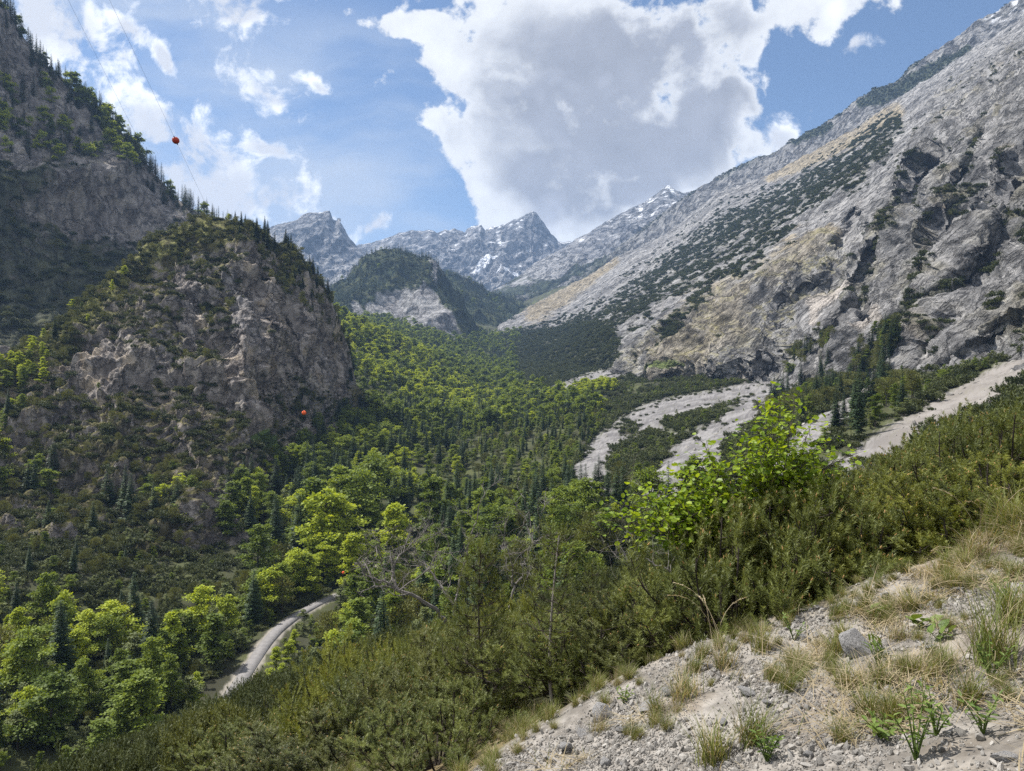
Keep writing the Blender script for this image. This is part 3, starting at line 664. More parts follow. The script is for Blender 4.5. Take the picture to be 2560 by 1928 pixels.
T['rear'] = build_sheet('rear_ridge', ROWS4B, 1180, 3000, 760, [30, 22, 40, 14], [(14, 120, 'r', 5.1, (1, 1, .6), 4), (9, 40, 'b', 5.2, (1, 1, .25), 4)], paint_rear, 12, 'long rear ridge with a grey cliff band above the bright slope', smooth=3)
T['slope'] = build_sheet('rocky_slope', ROWS4, 1200, 3000, 1000, [110, 170, 170, 150],
    [(22, 120, 'r', 6.1, (.55, 1, .8), 3), (9, 46, 'v', 6.2, (.8, 1, .5), 4), (9, 36, 'b', 6.6, (.9, 1, .4), 4), (5, 15, 'b', 6.4, (.8, 1, .4), 4), (2.4, 6, 'b', 6.3, (.8, 1, .5), 4), (4.5, 20, 's', 6.5, (.12, .6, 1), 4)], paint_slope, 3.0, 'bright limestone slope of slabs and crags with dwarf pine patches', smooth=10, contrast=.58, bump=1.0, crack=.36, rot=(0, math.radians(-33), 0), stretch=(2.6, 1, 1), sculpt=slope_sculpt, hold=slope_hold)
# ------------------------------------------------------------------ plant shapes
def unit(v): return v / (np.linalg.norm(v, axis=-1, keepdims=True) + 1e-9)

def tubes(lines, k=5):
    """lines: (points n x 3, radii n) -> verts, quads"""
    V, Qd, off = [], [], 0
    a = np.arange(k) * 2 * math.pi / k
    for pts, rad in lines:
        pts = np.asarray(pts, float); rad = np.asarray(rad, float); n = len(pts)
        t = unit(np.gradient(pts, axis=0))
        ref = np.where(np.abs(t[:, 2:3]) > .9, np.array([[1., 0, 0]]), np.array([[0, 0, 1.]]))
        u = unit(np.cross(t, ref)); v = np.cross(t, u)
        ring = pts[:, None] + rad[:, None, None] * (np.cos(a)[None, :, None] * u[:, None] + np.sin(a)[None, :, None] * v[:, None])
        V.append(ring.reshape(-1, 3))
        i = np.arange(n - 1)[:, None] * k + np.arange(k)[None]; j = np.arange(n - 1)[:, None] * k + (np.arange(k)[None] + 1) % k
        Qd.append(np.stack([i, j, j + k, i + k], -1).reshape(-1, 4) + off); off += n * k
    return np.concatenate(V), np.concatenate(Qd)

def diamonds(c, axis, side, L, W):
    """flat pointed leaves: base at c, along axis, width along side"""
    L = np.broadcast_to(L, (len(c),))[:, None]; W = np.broadcast_to(W, (len(c),))[:, None]
    V = np.stack([c, c + axis * L * .45 + side * W * .5, c + axis * L, c + axis * L * .45 - side * W * .5], 1)
    return V.reshape(-1, 3), np.arange(len(c) * 4).reshape(-1, 4)

def rand_dir(r, n):
    return unit(r.normal(size=(n, 3)))

def mesh_q(name, parts, mats, smooth=None):
    """parts: list of (verts, quads, material index, shade per vertex or None)"""
    V, Qs, MI, SH, off = [], [], [], [], 0
    for v, q, mi, sh in parts:
        V.append(v); Qs.append(np.asarray(q) + off); MI.append(np.full(len(q), mi)); off += len(v)
        SH.append(np.zeros(len(v)) if sh is None else sh)
    V = np.concatenate(V); Qs = np.concatenate(Qs); MI = np.concatenate(MI)
    return mesh(name, V, Qs, np.full(len(Qs), 4), mats, False, MI, {'shade': np.concatenate(SH)})

def bez(p0, p1, p2, n):
    t = np.linspace(0, 1, n)[:, None]
    return (1-t)**2 * np.asarray(p0) + 2*t*(1-t) * np.asarray(p1) + t*t * np.asarray(p2)

def broadleaf(seed, H, W, nclump, nleaf, leaf, base=.18, tall=1.0):
    """returns (trunk parts, crown parts): layered crown of many leaves carried by limbs"""
    r = np.random.default_rng(seed)
    lean = r.normal(size=2) * .05 * H; lop = r.random() * 6.28
    tr = bez((0, 0, -.6), (lean[0] * .2, lean[1] * .2, H * .5), (lean[0], lean[1], H * .93), 8)
    lines = [(tr, np.linspace(.022 * H, .004 * H, 8))]
    cs, rs = [], []
    nl_ = max(5, nclump // 6)
    for b in range(nl_):
        t0 = base * .8 + (.93 - base * .8) * ((b + r.random()) / nl_) ** .9
        q_ = max(0, (t0 - base * .8) / (1 - base * .8)); prof = min(1, q_ / .18 + .55) * (1 - q_) ** .55 + .10
        a = b * 2.4 + r.normal() * .5; Lb = W * .5 * prof * r.uniform(.62, 1.25) * (1 + .2 * math.cos(a - lop))
        up = r.uniform(.25, .95) * (.5 + .7 * q_)
        st = np.array([lean[0] * t0, lean[1] * t0, t0 * H * .93]); d = np.array([math.cos(a), math.sin(a), up])
        pts = bez(st, st + d * Lb * .5 + np.array([0, 0, .03 * H]), st + d * Lb * np.array([1, 1, .9]), 7)
        lines.append((pts, np.linspace(.007 * H, .0018 * H, 7)))
        for k in range(6):
            f = (.22 + .78 * (k + r.random()) / 6) * 6; i = min(5, int(f)); c = pts[i] + (pts[i + 1] - pts[i]) * (f - i)
            cs.append(c + r.normal(size=3) * np.array([.055, .055, .025]) * W); rs.append(W * r.uniform(.07, .165) * (.75 + .35 * prof))
    for k in range(4):
        cs.append(np.array([lean[0], lean[1], H * r.uniform(.84, .98)]) + r.normal(size=3) * .04 * W); rs.append(W * r.uniform(.06, .12))
    nclump = len(cs)
    cs = np.array(cs); rs = np.array(rs)
    k = r.integers(0, nclump, nleaf)
    d = rand_dir(r, nleaf) * (r.random((nleaf, 1)) ** .42)
    pos = cs[k] + d * rs[k][:, None] * np.array([1.45, 1.45, .30]); pos[:, 2] -= .28 * rs[k] * (d[:, 0] ** 2 + d[:, 1] ** 2)
    out = unit(d * np.array([1, 1, .25]) + r.normal(size=(nleaf, 3)) * .35 + np.array([0, 0, -.12]))
    side = unit(np.cross(out, np.array([0, 0, 1.]) + r.normal(size=(nleaf, 3)) * .38))
    L = leaf * r.uniform(.7, 1.35, nleaf)
    v, q = diamonds(pos, out, side, L, L * .72)
    csh = r.uniform(.15, .85, nclump)
    sh = np.clip(csh[k] * .6 + r.uniform(0, .4, nleaf), 0, 1).repeat(4)
    tv, tq = tubes(lines, 5)
    return [(tv, tq, 0, None)], [(v, q, 0, sh)]

def spruce(seed, H, W, tiers, nb, seg, power=.9, base=.08, ragged=.25):
    r = np.random.default_rng(seed)
    lines = [(np.array([(0, 0, -.5), (r.normal() * .01 * H, r.normal() * .01 * H, H * .5), (0, 0, H)]), np.array([.016 * H, .010 * H, .001 * H]))]
    C_, A_, S_, L_, W_, SH = [], [], [], [], [], []
    for t in range(tiers):
        f = base + (1 - base) * (t / tiers) ** .92
        z = f * H; R = W * .5 * (1 - f) ** power * r.uniform(1 - ragged, 1 + ragged * .4) + .015 * H
        if f < base + .12: R *= .75
        n = max(4, int(nb * (.55 + .45 * (1 - f))))
        for b in range(n):
            a = b * 2 * math.pi / n + t * 1.1 + r.normal() * .2
            rr = R * r.uniform(.7, 1.1)
            dirv = np.array([math.cos(a), math.sin(a), 0]); tang = np.array([-math.sin(a), math.cos(a), 0])
            droop = r.uniform(.18, .42)
            m = max(2, int(seg * (.4 + .6 * (1 - f))))
            s = (np.arange(m) + .3) / m
            pts = dirv * (s * rr)[:, None] + np.array([0, 0, 1.]) * (z - droop * rr * s + .22 * rr * s ** 3)[:, None]
            sh = r.uniform(0, 1)
            for sg in (-1, 1):
                ax = unit(dirv * .75 + tang * sg * .7 + np.array([0, 0, -.28]) + r.normal(size=(m, 3)) * .13)
                sd = unit(np.cross(ax, np.array([0, 0, 1.]) + r.normal(size=(m, 3)) * .3))
                C_.append(pts); A_.append(ax); S_.append(sd); ln = rr * (.30 + .25 * (1 - s)) + .012 * H
                L_.append(ln); W_.append(ln * .42); SH.append(np.full(m, sh) * .6 + r.random(m) * .4)
            C_.append(dirv * rr * .8 + np.array([[0, 0, z - droop * rr * .75]])); A_.append(unit(dirv + np.array([0, 0, -.1]))[None]); S_.append(tang[None]); L_.append(np.array([rr * .34 + .01 * H])); W_.append(np.array([rr * .16 + .005 * H])); SH.append(np.array([sh]))
    C_, A_, S_ = map(np.concatenate, (C_, A_, S_)); L_, W_, SH = map(np.concatenate, (L_, W_, SH))
    v, q = diamonds(C_, A_, S_, L_, W_)
    tv, tq = tubes(lines, 5)
    return [(tv, tq, 0, None)], [(v, q, 0, SH.repeat(4))]

def shoots(r, pos, dirs, n, length, nl, nw, spread=.9, shade=None):
    """tufted pine shoots: n needles round each axis"""
    S = len(pos)
    t = r.random((S, n)); ph = r.random((S, n)) * 2 * math.pi
    ref = np.where(np.abs(dirs[:, 2:3]) > .9, np.array([[1., 0, 0]]), np.array([[0, 0, 1.]]))
    u = unit(np.cross(dirs, ref)); w = np.cross(dirs, u)
    rad = np.cos(ph)[..., None] * u[:, None] + np.sin(ph)[..., None] * w[:, None]
    ln = np.broadcast_to(np.asarray(length), (S,))
    c = pos[:, None] + dirs[:, None] * (t * ln[:, None])[..., None]
    sp = spread * r.uniform(.6, 1.15, (S, n)) * (1.12 - .5 * t)
    ax = unit(dirs[:, None] * np.cos(sp)[..., None] + rad * np.sin(sp)[..., None])
    sd = np.cross(ax, rad + .3 * r.normal(size=rad.shape)); sd = unit(sd)
    c, ax, sd = c.reshape(-1, 3), ax.reshape(-1, 3), sd.reshape(-1, 3)
    v, q = diamonds(c, ax, sd, nl * r.uniform(.75, 1.15, S * n), nw)
    if shade is None: shade = r.random(S)
    sh = np.clip(np.repeat(shade, n) * .7 + r.random(S * n) * .3, 0, 1)
    return v, q, np.repeat(sh, 4)

def mugo(seed, R, H, nst, nsub, n, length, nl, nw, stems=True, spread=.8):
    """dwarf pine: stems lie out from the root and turn up, carrying tufted shoots"""
    r = np.random.default_rng(seed)
    lines, P_, D_, Sh = [], [], [], []
    for k in range(nst):
        a = k * 2.4 + r.normal() * .3; f = math.sqrt((k + .6) / nst)
        rr = R * f * r.uniform(.8, 1.1); hh = H * (1 - .45 * f ** 2.2) * r.uniform(.75, 1.12)
        d = np.array([math.cos(a), math.sin(a), 0])
        tip = d * rr + np.array([0, 0, hh])
        pts = bez((0, 0, -.1), d * rr * r.uniform(.75, 1.05) + np.array([0, 0, hh * r.uniform(.02, .2)]), tip, 9)
        if stems: lines.append((pts, np.linspace(.018, .006, 9) * (H / 1.6)))
        s0 = r.uniform(0, 1)
        for j in range(nsub):
            t = .35 + .65 * (j + r.random()) / nsub if j else 1.0
            i = min(7, int(t * 8)); fr = t * 8 - i
            p = pts[i] * (1 - fr) + pts[i + 1] * fr
            tg = unit(pts[i + 1] - pts[i])
            b = unit(tg * .5 + rand_dir(r, 1)[0] * .75 + np.array([0, 0, .35]))
            e = p + b * r.uniform(.12, .34) * (1.15 - .6 * t) * (H / 1.6)
            if j == 0: e = p
            elif stems: lines.append((np.array([p, (p + e) / 2 + (0, 0, -.02), e]), np.array([.006, .005, .004]) * (H / 1.6)))
            for q in range(1 if j == 0 else 2):
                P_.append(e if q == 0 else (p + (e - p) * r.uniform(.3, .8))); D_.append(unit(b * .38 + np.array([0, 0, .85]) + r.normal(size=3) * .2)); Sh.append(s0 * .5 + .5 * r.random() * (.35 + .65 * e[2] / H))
    P_, D_, Sh = np.array(P_), np.array(D_), np.clip(np.array(Sh), 0, 1)
    ln = length * r.uniform(.7, 1.3, len(P_))
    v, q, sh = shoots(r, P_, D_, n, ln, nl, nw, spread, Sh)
    return lines, (v, q, sh), (P_, D_, ln)

def crag_pine(seed, H, W, nc, n, leaf):
    """pine with a bent trunk and flat layered tufts"""
    r = np.random.default_rng(seed)
    top = np.array([r.normal() * .12 * H, r.normal() * .12 * H, H])
    tr = bez((0, 0, -.4), (-top[0] * .5, -top[1] * .5, H * .5), top * .96, 7)
    lines = [(tr, np.linspace(.022 * H, .006 * H, 7))]
    cs, rs = [], []
    for k in range(nc):
        t = .35 + .65 * (k + .5) / nc; a = k * 2.4 + r.normal() * .4
        rad = W * .5 * (1 - .55 * (t - .35) / .65) * r.uniform(.25, 1.0)
        i = min(5, int(t * 6)); c0 = tr[i] + (tr[i + 1] - tr[i]) * (t * 6 - i)
        p = c0 + np.array([math.cos(a) * rad, math.sin(a) * rad, .03 * H]); cs.append(p); rs.append(W * r.uniform(.16, .26))
        lines.append((np.array([c0 - (0, 0, .05 * H), (c0 + p) / 2 - (0, 0, .02 * H), p]), np.array([.008, .006, .003]) * H))
    cs, rs = np.array(cs), np.array(rs)
    k = r.integers(0, nc, n)
    d = rand_dir(r, n) * r.random((n, 1)) ** .45
    pos = cs[k] + d * rs[k][:, None] * np.array([1.2, 1.2, .38])
    ax = unit(d * np.array([1, 1, .2]) + np.array([0, 0, .8]) + r.normal(size=(n, 3)) * .4)
    sd = unit(np.cross(ax, rand_dir(r, n)))
    v, q = diamonds(pos, ax, sd, leaf * r.uniform(.7, 1.3, n), leaf * .5)
    csh = r.random(nc)
    tv, tq = tubes(lines, 5)
    return [(tv, tq, 0, None)], [(v, q, 0, np.clip(csh[k] * .55 + r.random(n) * .45, 0, 1).repeat(4))]

# each kind: list of variants; a variant is (trunk mesh, crown mesh, one joined mesh, height)
def variants(kind, mat, fn, seeds, bark='bark'):
    out = []
    for sd in seeds:
        t, c = fn(sd)
        tm = mesh_q(kind + '_trunk', t, [M[bark]]); cm = mesh_q(kind + '_crown', c, [M[mat]])
        jm = mesh_q(kind, [(v, q, 0, s) for v, q, _, s in t] + [(v, q, 1, s) for v, q, _, s in c], [M[bark], M[mat]])
        out.append((tm, cm, jm))
    return out

K = {}
K['beech'] = variants('broadleaf_tree', 'beech', lambda s: broadleaf(s, 14, (9.5, 6.4, 11.2, 8.2, 7.2, 10.2)[s % 6], 84, 3900, .54, base=(.18, .10, .24)[s % 3]), (1, 2, 3, 4, 6, 9))
K['beech_bright'] = variants('broadleaf_tree', 'beech_bright', lambda s: broadleaf(s, 14, (9.6, 6.6, 8.0)[s % 3], 84, 4000, .52), (5, 6, 7))
K['beech_far'] = variants('broadleaf_tree', 'beech', lambda s: broadleaf(s, 14, 10 + s % 3, 20, 800, 1.25, base=.12), (11, 12, 13, 14))
K['lime_far'] = variants('broadleaf_tree', 'beech_bright', lambda s: broadleaf(s, 14, 10 + s % 3, 20, 800, 1.2, base=.12), (15, 16, 17))
K['grey_leaf'] = variants('broadleaf_tree', 'grey_leaf', lambda s: broadleaf(s, 10, 7.0, 30, 2100, .42, base=.12), (21, 22))
K['spruce'] = variants('spruce_tree', 'spruce', lambda s: spruce(s, 20, 7.2, 38, 9, 6), (1, 2, 3, 4))
K['spruce_far'] = variants('spruce_tree', 'spruce', lambda s: spruce(s, 20, 7.6, 20, 7, 3, ragged=.35), (5, 6, 7, 8))
K['pine'] = variants('pine_tree', 'pine', lambda s: crag_pine(s, 8, 6.5, 15, 1700, .42), (1, 2, 3, 4))

def mugo_variant(name, seed, R, H, nst, nsub, n, length, nl, nw, mat, stems, candle=False, spread=.8):
    lines, (v, q, sh), (P_, D_, ln) = mugo(seed, R, H, nst, nsub, n, length, nl, nw, stems, spread)
    tm = None; parts = [(v, q, 0, sh)]
    if stems:
        tv, tq = tubes(lines, 4); tm = mesh_q(name + '_branches', [(tv, tq, 0, None)], [M['twig']])
    if candle:
        r = np.random.default_rng(seed + 90); pick = r.random(len(P_)) < .30
        tips = P_[pick] + D_[pick] * ln[pick][:, None] * .95
        cl = [((t, t + d * .018, t + d * .042), (.0055, .006, .002)) for t, d in zip(tips, D_[pick])]
        kv, kq = tubes(cl, 4); parts.append((kv, kq, 1, None))
    return tm, mesh_q(name + '_needles', parts, [M[mat], M['candle']])
MUGO_FAR = [mugo_variant('dwarf_pine', s, 1.5, 1.5, 20, 6, 4, .42, .42, .13, 'mugo', False) for s in (1, 2, 3, 4)]
MUGO_MID = [mugo_variant('dwarf_pine', s, 1.35, 1.5, 28, 12, 16, .26, .10, .022, 'mugo', True) for s in (11, 12, 13, 14)]
MUGO_HERO = [mugo_variant('dwarf_pine', s, 1.15, 1.6, 28, 13, 84, .27, .055, .0066, 'mugo_hero', True, True, 1.0) for s in (21, 22, 23, 24)]

def recolour(v, mat):
    me = v[1].copy(); me.materials[0] = M[mat]
    return (v[0], me)
MUGO_YELLOW = [recolour(v, 'mugo_yellow') for v in MUGO_HERO]; MUGO_OLIVE = [recolour(v, 'mugo_olive') for v in MUGO_HERO]
MID_OLIVE = [recolour(v, 'mugo_olive') for v in MUGO_MID]
# ------------------------------------------------------------------ what the camera can see of the land, to choose which plants become individuals
ZW, ZH = 320, 241
ZB = np.full((ZH, ZW), 1e9)
for g in [G] + list(T.values()):
    px, py, d = project(g['P'])
    m = (px > 0) & (px < 2560) & (py > 0) & (py < 1928) & (d > 3)
    np.minimum.at(ZB, ((py[m] / 8).astype(int), (px[m] / 8).astype(int)), d[m])
_pad = np.pad(ZB, 1, constant_values=1e9)
_nb = np.min([_pad[1 + a:1 + a + ZH, 1 + b:1 + b + ZW] for a in (-1, 0, 1) for b in (-1, 0, 1)], axis=0)
ZB = np.where(ZB > 1e8, _nb, ZB)

def seen(pts, h):
    px, py, d = project(pts + np.array([0, 0, 1.]) * np.asarray(h)[..., None] * .8)
    ok = (px > 4) & (px < 2556) & (py > 4) & (py < 1924) & (d > 2)
    zi = ZB[np.clip(py / 8, 0, ZH - 1).astype(int), np.clip(px / 8, 0, ZW - 1).astype(int)]
    return ok & (d < zi * 1.02 + 2)

def stuff(name, label, cat, meshes, pts, rot, scl, idx):
    """one object that instances the given meshes on its own points"""
    col = bpy.data.collections.new(name + '_kinds')
    for i, me in enumerate(meshes):
        col.objects.link(bpy.data.objects.new('%s_kind_%02d' % (name, i), me))
    me = bpy.data.meshes.new(name); me.vertices.add(len(pts)); me.vertices.foreach_set('co', np.asarray(pts, np.float32).ravel())
    a = me.attributes.new('turn', 'FLOAT_VECTOR', 'POINT'); a.data.foreach_set('vector', np.asarray(rot, np.float32).ravel())
    s3 = np.asarray(scl, np.float32); s3 = s3 if s3.ndim == 2 else np.repeat(s3[:, None], 3, 1)
    a = me.attributes.new('size', 'FLOAT_VECTOR', 'POINT'); a.data.foreach_set('vector', s3.ravel())
    a = me.attributes.new('pick', 'INT', 'POINT'); a.data.foreach_set('value', np.asarray(idx, np.int32))
    o = link(name, me); tag(o, label, cat, kind='stuff')
    ng = bpy.data.node_groups.new(name + '_scatter', 'GeometryNodeTree')
    ng.interface.new_socket('Geometry', in_out='INPUT', socket_type='NodeSocketGeometry'); ng.interface.new_socket('Geometry', in_out='OUTPUT', socket_type='NodeSocketGeometry')
    ns, L = ng.nodes, ng.links
    gi, go = ns.new('NodeGroupInput'), ns.new('NodeGroupOutput')
    ci = ns.new('GeometryNodeCollectionInfo'); ci.inputs['Collection'].default_value = col; ci.inputs['Separate Children'].default_value = True; ci.inputs['Reset Children'].default_value = True
    ip = ns.new('GeometryNodeInstanceOnPoints'); ip.inputs['Pick Instance'].default_value = True
    def attr(n, t):
        q = ns.new('GeometryNodeInputNamedAttribute'); q.data_type = t; q.inputs['Name'].default_value = n; return q.outputs[0]
    L.new(gi.outputs[0], ip.inputs['Points']); L.new(ci.outputs[0], ip.inputs['Instance'])
    L.new(attr('pick', 'INT'), ip.inputs['Instance Index']); L.new(attr('size', 'FLOAT_VECTOR'), ip.inputs['Scale'])
    er = ns.new('FunctionNodeEulerToRotation'); L.new(attr('turn', 'FLOAT_VECTOR'), er.inputs[0]); L.new(er.outputs[0], ip.inputs['Rotation'])
    L.new(ip.outputs[0], go.inputs[0])
    md = o.modifiers.new('scatter', 'NODES'); md.node_group = ng
    return o

PLANTS = []     # (kind, pos, height, yaw, width factor, zone)
HB = {'beech': 14, 'beech_bright': 14, 'beech_far': 14, 'lime_far': 14, 'grey_leaf': 10, 'spruce': 20, 'spruce_far': 20, 'pine': 8}
def plant(kind, pts, hs, zone, wf=None):
    for p, h in zip(pts, hs):
        PLANTS.append((kind, p, float(h), RNG.random() * 6.283, RNG.uniform(.85, 1.15) if wf is None else wf, zone))

def poly_on(g, poly): return in_poly(g['PX'], g['PY'], poly).astype(float)

rng = np.random.default_rng(5)
gx, gy, gd, gX = G['PX'], G['PY'], G['D'], G['X']
off_scree = 1 - ss(-6, 2, G['scd'])
bare = np.clip(G['sc'], 0, 1)
inframe = ((gx > -260) & (gx < 2760)).astype(float)
road_clear = (np.abs(gX - road_x(gd)) > 3.4) | (gd < 80) | (gd > 200)
ROADV = [(x, y) for x, y in zip(*project(np.stack([ROADP[:, 0], ROADP[:, 1], np.full(len(ROADP), -51.)], -1))[:2])]
def blocks_road(p, h, w):
    """would this plant hide the road bend seen between the trees"""
    x, y, d = project(np.asarray(p)); top = CY - (p[2] + h) / d * F; hw = w / 2 / d * F
    for (rx, ry), ydep in zip(ROADV[1:9], ROADP[1:9, 1]):
        if d < ydep + 1 and abs(rx - x) < hw + 26 * 130 / ydep and top < ry + 12 and y > ry: return True
    return False

# valley woods: leafy trees and spruces -------------------------------------------------
valley = inframe * off_scree * road_clear
nz0 = G['n1']
left_wood = valley * ((gd > 88) & (gd < 215) & (gX < road_x(gd) + 2) & (gX > -190)) * ((gd < 138) | (gX > -66)) * (.45 + .55 * ss(-.3, .2, nz0))
right_wood = valley * ((gd > 100) & (gd < 240) & (gX > road_x(gd)) & (gX < 34))
mid_wood = valley * ((gd >= 205) & (gd < 470) & (gx < 1500) & (gX < 75 + 0 * gd))
edge_right = interp(gd, [200, 400, 600, 800, 1100, 1500], [30, 60, 40, 5, 5, 25])
far_wood = valley * ((gd >= 430) & (gd < 1500) & (gX < edge_right))
shrub_side = valley * ((gd > 90) & (gd < 620) & (gX >= 0)) * (1 - 0)
nz = G['n3'] + .4 * G['n1']

def g3(p): return [(1400 + x * .5244, 250 + y * .5244) for x, y in p]
def strip_ok(p, h):
    # a tree of the strips must leave the bare scree behind it open
    x, y, d = project(np.asarray(p)); t = CY - (p[2] + h * .85) / d * F
    return any(in_poly(np.array([x]), np.array([t]), q)[0] for q in STRIPS)
def put(dens, spacing, mix_, hr, zone, clear=True):
    pts = scatter(G['P'], dens, spacing, rng)
    for p in pts:
        u = rng.random(); acc = 0
        for kind, pr in mix_:
            acc += pr
            if u < acc: break
        lo, hi = hr[kind] if isinstance(hr, dict) else hr
        h = rng.uniform(lo, hi)
        if clear and blocks_road(p, h, h * .7): continue
        if zone == 'strip' and not strip_ok(p, h): continue
        PLANTS.append((kind, p, h, rng.random() * 6.283, rng.uniform(.72, 1.18), zone))

put(left_wood, 5.6, [('beech', .44), ('beech_bright', .14), ('grey_leaf', .20), ('spruce', .12), ('pine', .10)], {'beech': (6, 12), 'beech_bright': (5, 11), 'grey_leaf': (5, 9), 'spruce': (9, 17), 'pine': (6, 10)}, 'left_wood')
put(left_wood, 3.5, [('grey_leaf', .45), ('beech', .45), ('beech_bright', .10)], (1.6, 4.5), 'left_wood')
scrubl = inframe * road_clear * ((gd > 95) & (gd < 260) & (gX < road_x(gd) - 3) & (gX > -230))
put(scrubl * ss(230, 150, gd), 3.9, [('grey_leaf', .36), ('beech', .28), ('pine', .345), ('spruce', .015)], {'grey_leaf': (1.4, 4), 'beech': (1.6, 4.5), 'pine': (1.6, 4), 'spruce': (4, 10)}, 'left_wood')
put(inframe * ((gd > 92) & (gd < 190) & (gX > road_x(gd) + 2.6) & (gX < road_x(gd) + 24)), 2.9, [('grey_leaf', .4), ('beech_bright', .25), ('beech', .35)], (.8, 2.3), 'right_wood')
put(right_wood, 6.4, [('beech', .34), ('beech_bright', .10), ('grey_leaf', .24), ('spruce', .20), ('pine', .12)], {'beech': (6, 12), 'beech_bright': (5, 9), 'grey_leaf': (4, 8), 'spruce': (9, 16), 'pine': (5, 9)}, 'right_wood')
put(mid_wood * ss(1200, 1020, gx), 7.2, [('beech', .40), ('beech_bright', .20), ('spruce', .30), ('grey_leaf', .10)], {'beech': (8, 15), 'beech_bright': (8, 14), 'spruce': (11, 19), 'grey_leaf': (6, 10)}, 'mid_wood')
put(mid_wood * ss(1000, 1150, gx), 4.6, [('beech', .34), ('grey_leaf', .34), ('beech_bright', .06), ('spruce', .16), ('pine', .10)], {'beech': (3, 7.5), 'grey_leaf': (2.5, 6), 'beech_bright': (3, 6), 'spruce': (5, 12), 'pine': (3, 6)}, 'mid_wood')
limez = ss(-.5, .5, band(gx, gy, [(870, 850, 45), (1000, 925, 55), (1100, 985, 45), (1180, 1025, 30)]) + .6 * G['n1'])
put(far_wood * limez * .5, 9.0, [('lime_far', 1)], (8, 15), 'far_wood')
bright = ss(-.15, .25, nz + .25 * ss(1250, 1000, gx))
put(far_wood * (.3 + .7 * bright), 9.2, [('beech_far', .66), ('lime_far', .06), ('spruce_far', .28)], {'beech_far': (8, 17), 'lime_far': (8, 15), 'spruce_far': (11, 20)}, 'far_wood')
put(far_wood * (1 - bright) * .8, 8.8, [('beech_far', .3), ('spruce_far', .7)], {'beech_far': (7, 13), 'spruce_far': (10, 19)}, 'far_wood')
lime = valley * np.maximum(0, ss(-.4, .3, band(gx, gy, [(1120, 1012, 24), (1300, 1004, 26), (1430, 990, 22), (1520, 975, 16)]) + .4 * G['n1'])) * (gd > 350)  # brighter-leaved trees imitate a sunlit strip across the valley floor
put(lime, 6.5, [('lime_far', .9), ('beech_far', .1)], (6, 10), 'far_wood')
put(inframe * off_scree * ss(-70, -10, G['scd']) * ((gd > 150) & (gd < 560) & (gX > -5)), 4.6, [('grey_leaf', .6), ('beech', .4)], (1.6, 4.2), 'mid_wood', False)
# strips of trees between the scree tongues
STRIPS = [g3([(985, 1345), (1080, 1290), (1090, 1200), (1180, 1100), (1300, 1080), (1330, 1165), (1180, 1260), (1040, 1340)]),
          g3([(860, 1500), (900, 1455), (1090, 1390), (1330, 1262), (1400, 1150), (1500, 1050), (1600, 1010), (1640, 1090), (1590, 1200), (1540, 1300), (1400, 1390), (1240, 1500), (1150, 1540), (950, 1530)]),
          g3([(1330, 1621), (1300, 1560), (1480, 1440), (1550, 1310), (1660, 1290), (1740, 1370), (1800, 1330), (1830, 1380), (1640, 1490), (1500, 1590), (1430, 1650)])]
strip = np.zeros(gx.shape)
for p in STRIPS: strip = np.maximum(strip, in_poly(gx, gy, p))
strip = strip * (gd > 100)
put(strip, 4.4, [('spruce', .48), ('pine', .34), ('beech', .18)], {'spruce': (7, 14), 'pine': (5, 8), 'beech': (4, 8)}, 'strip')
s4 = np.zeros(T['slope']['PX'].shape)
for p in STRIPS: s4 = np.maximum(s4, in_poly(T['slope']['PX'], T['slope']['PY'], p))
def put_on(sheet, dens, spacing, mix_, hr, zone):
    g = T[sheet]
    dens = dens * ((g['PX'] > -200) & (g['PX'] < 2760) & (g['PY'] > -200))
    for p in scatter(g['P'], dens, spacing, rng):
        u = rng.random(); acc = 0
        for kind, pr in mix_:
            acc += pr
            if u < acc: break
        lo, hi = hr[kind] if isinstance(hr, dict) else hr
        h = rng.uniform(lo, hi)
        if zone == 'strip' and not strip_ok(p, h): continue
        PLANTS.append((kind, p - (0, 0, .2), h, rng.random() * 6.283, rng.uniform(.72, 1.18), zone))
put_on('slope', s4, 4.4, [('spruce', .5), ('pine', .35), ('beech', .15)], {'spruce': (7, 14), 'pine': (5, 8), 'beech': (4, 8)}, 'strip')

# the shaded mountain at the left: spruces up to its skyline, brighter-leaved trees standing in for sunlight on a patch
L1 = T['left']
e1 = L1['PY0'] - interp(L1['PX0'], [c[0] for c in RIDGE1], [c[1] for c in RIDGE1])
front = np.zeros(L1['PX'].shape); front[:int(460 * Q) + 2] = 1
patch = ss(0, .5, band(L1['PX'], L1['PY'], [(-60, 250, 150), (110, 300, 130), (230, 300, 90), (330, 420, 50)]) + .5 * L1['n1'])
put_on('left', patch * front * .9, 9.0, [('lime_far', .35), ('beech_far', .2), ('spruce_far', .45)], {'lime_far': (8, 15), 'beech_far': (9, 15), 'spruce_far': (12, 19)}, 'left_lit')
put_on('left', front * ss(80, 12, e1) * .85, 7.6, [('spruce_far', .92), ('beech_far', .08)], (8, 19), 'left_ridge')
put_on('left', front * ss(.3, .8, L1['veg']) * ss(330, 60, e1) * .22, 9, [('spruce_far', 1)], (8, 15), 'left_face')
put_on('left', front * ss(.3, .8, L1['veg']) * .16, 9, [('pine', .8), ('beech_far', .2)], (4, 8), 'left_face')
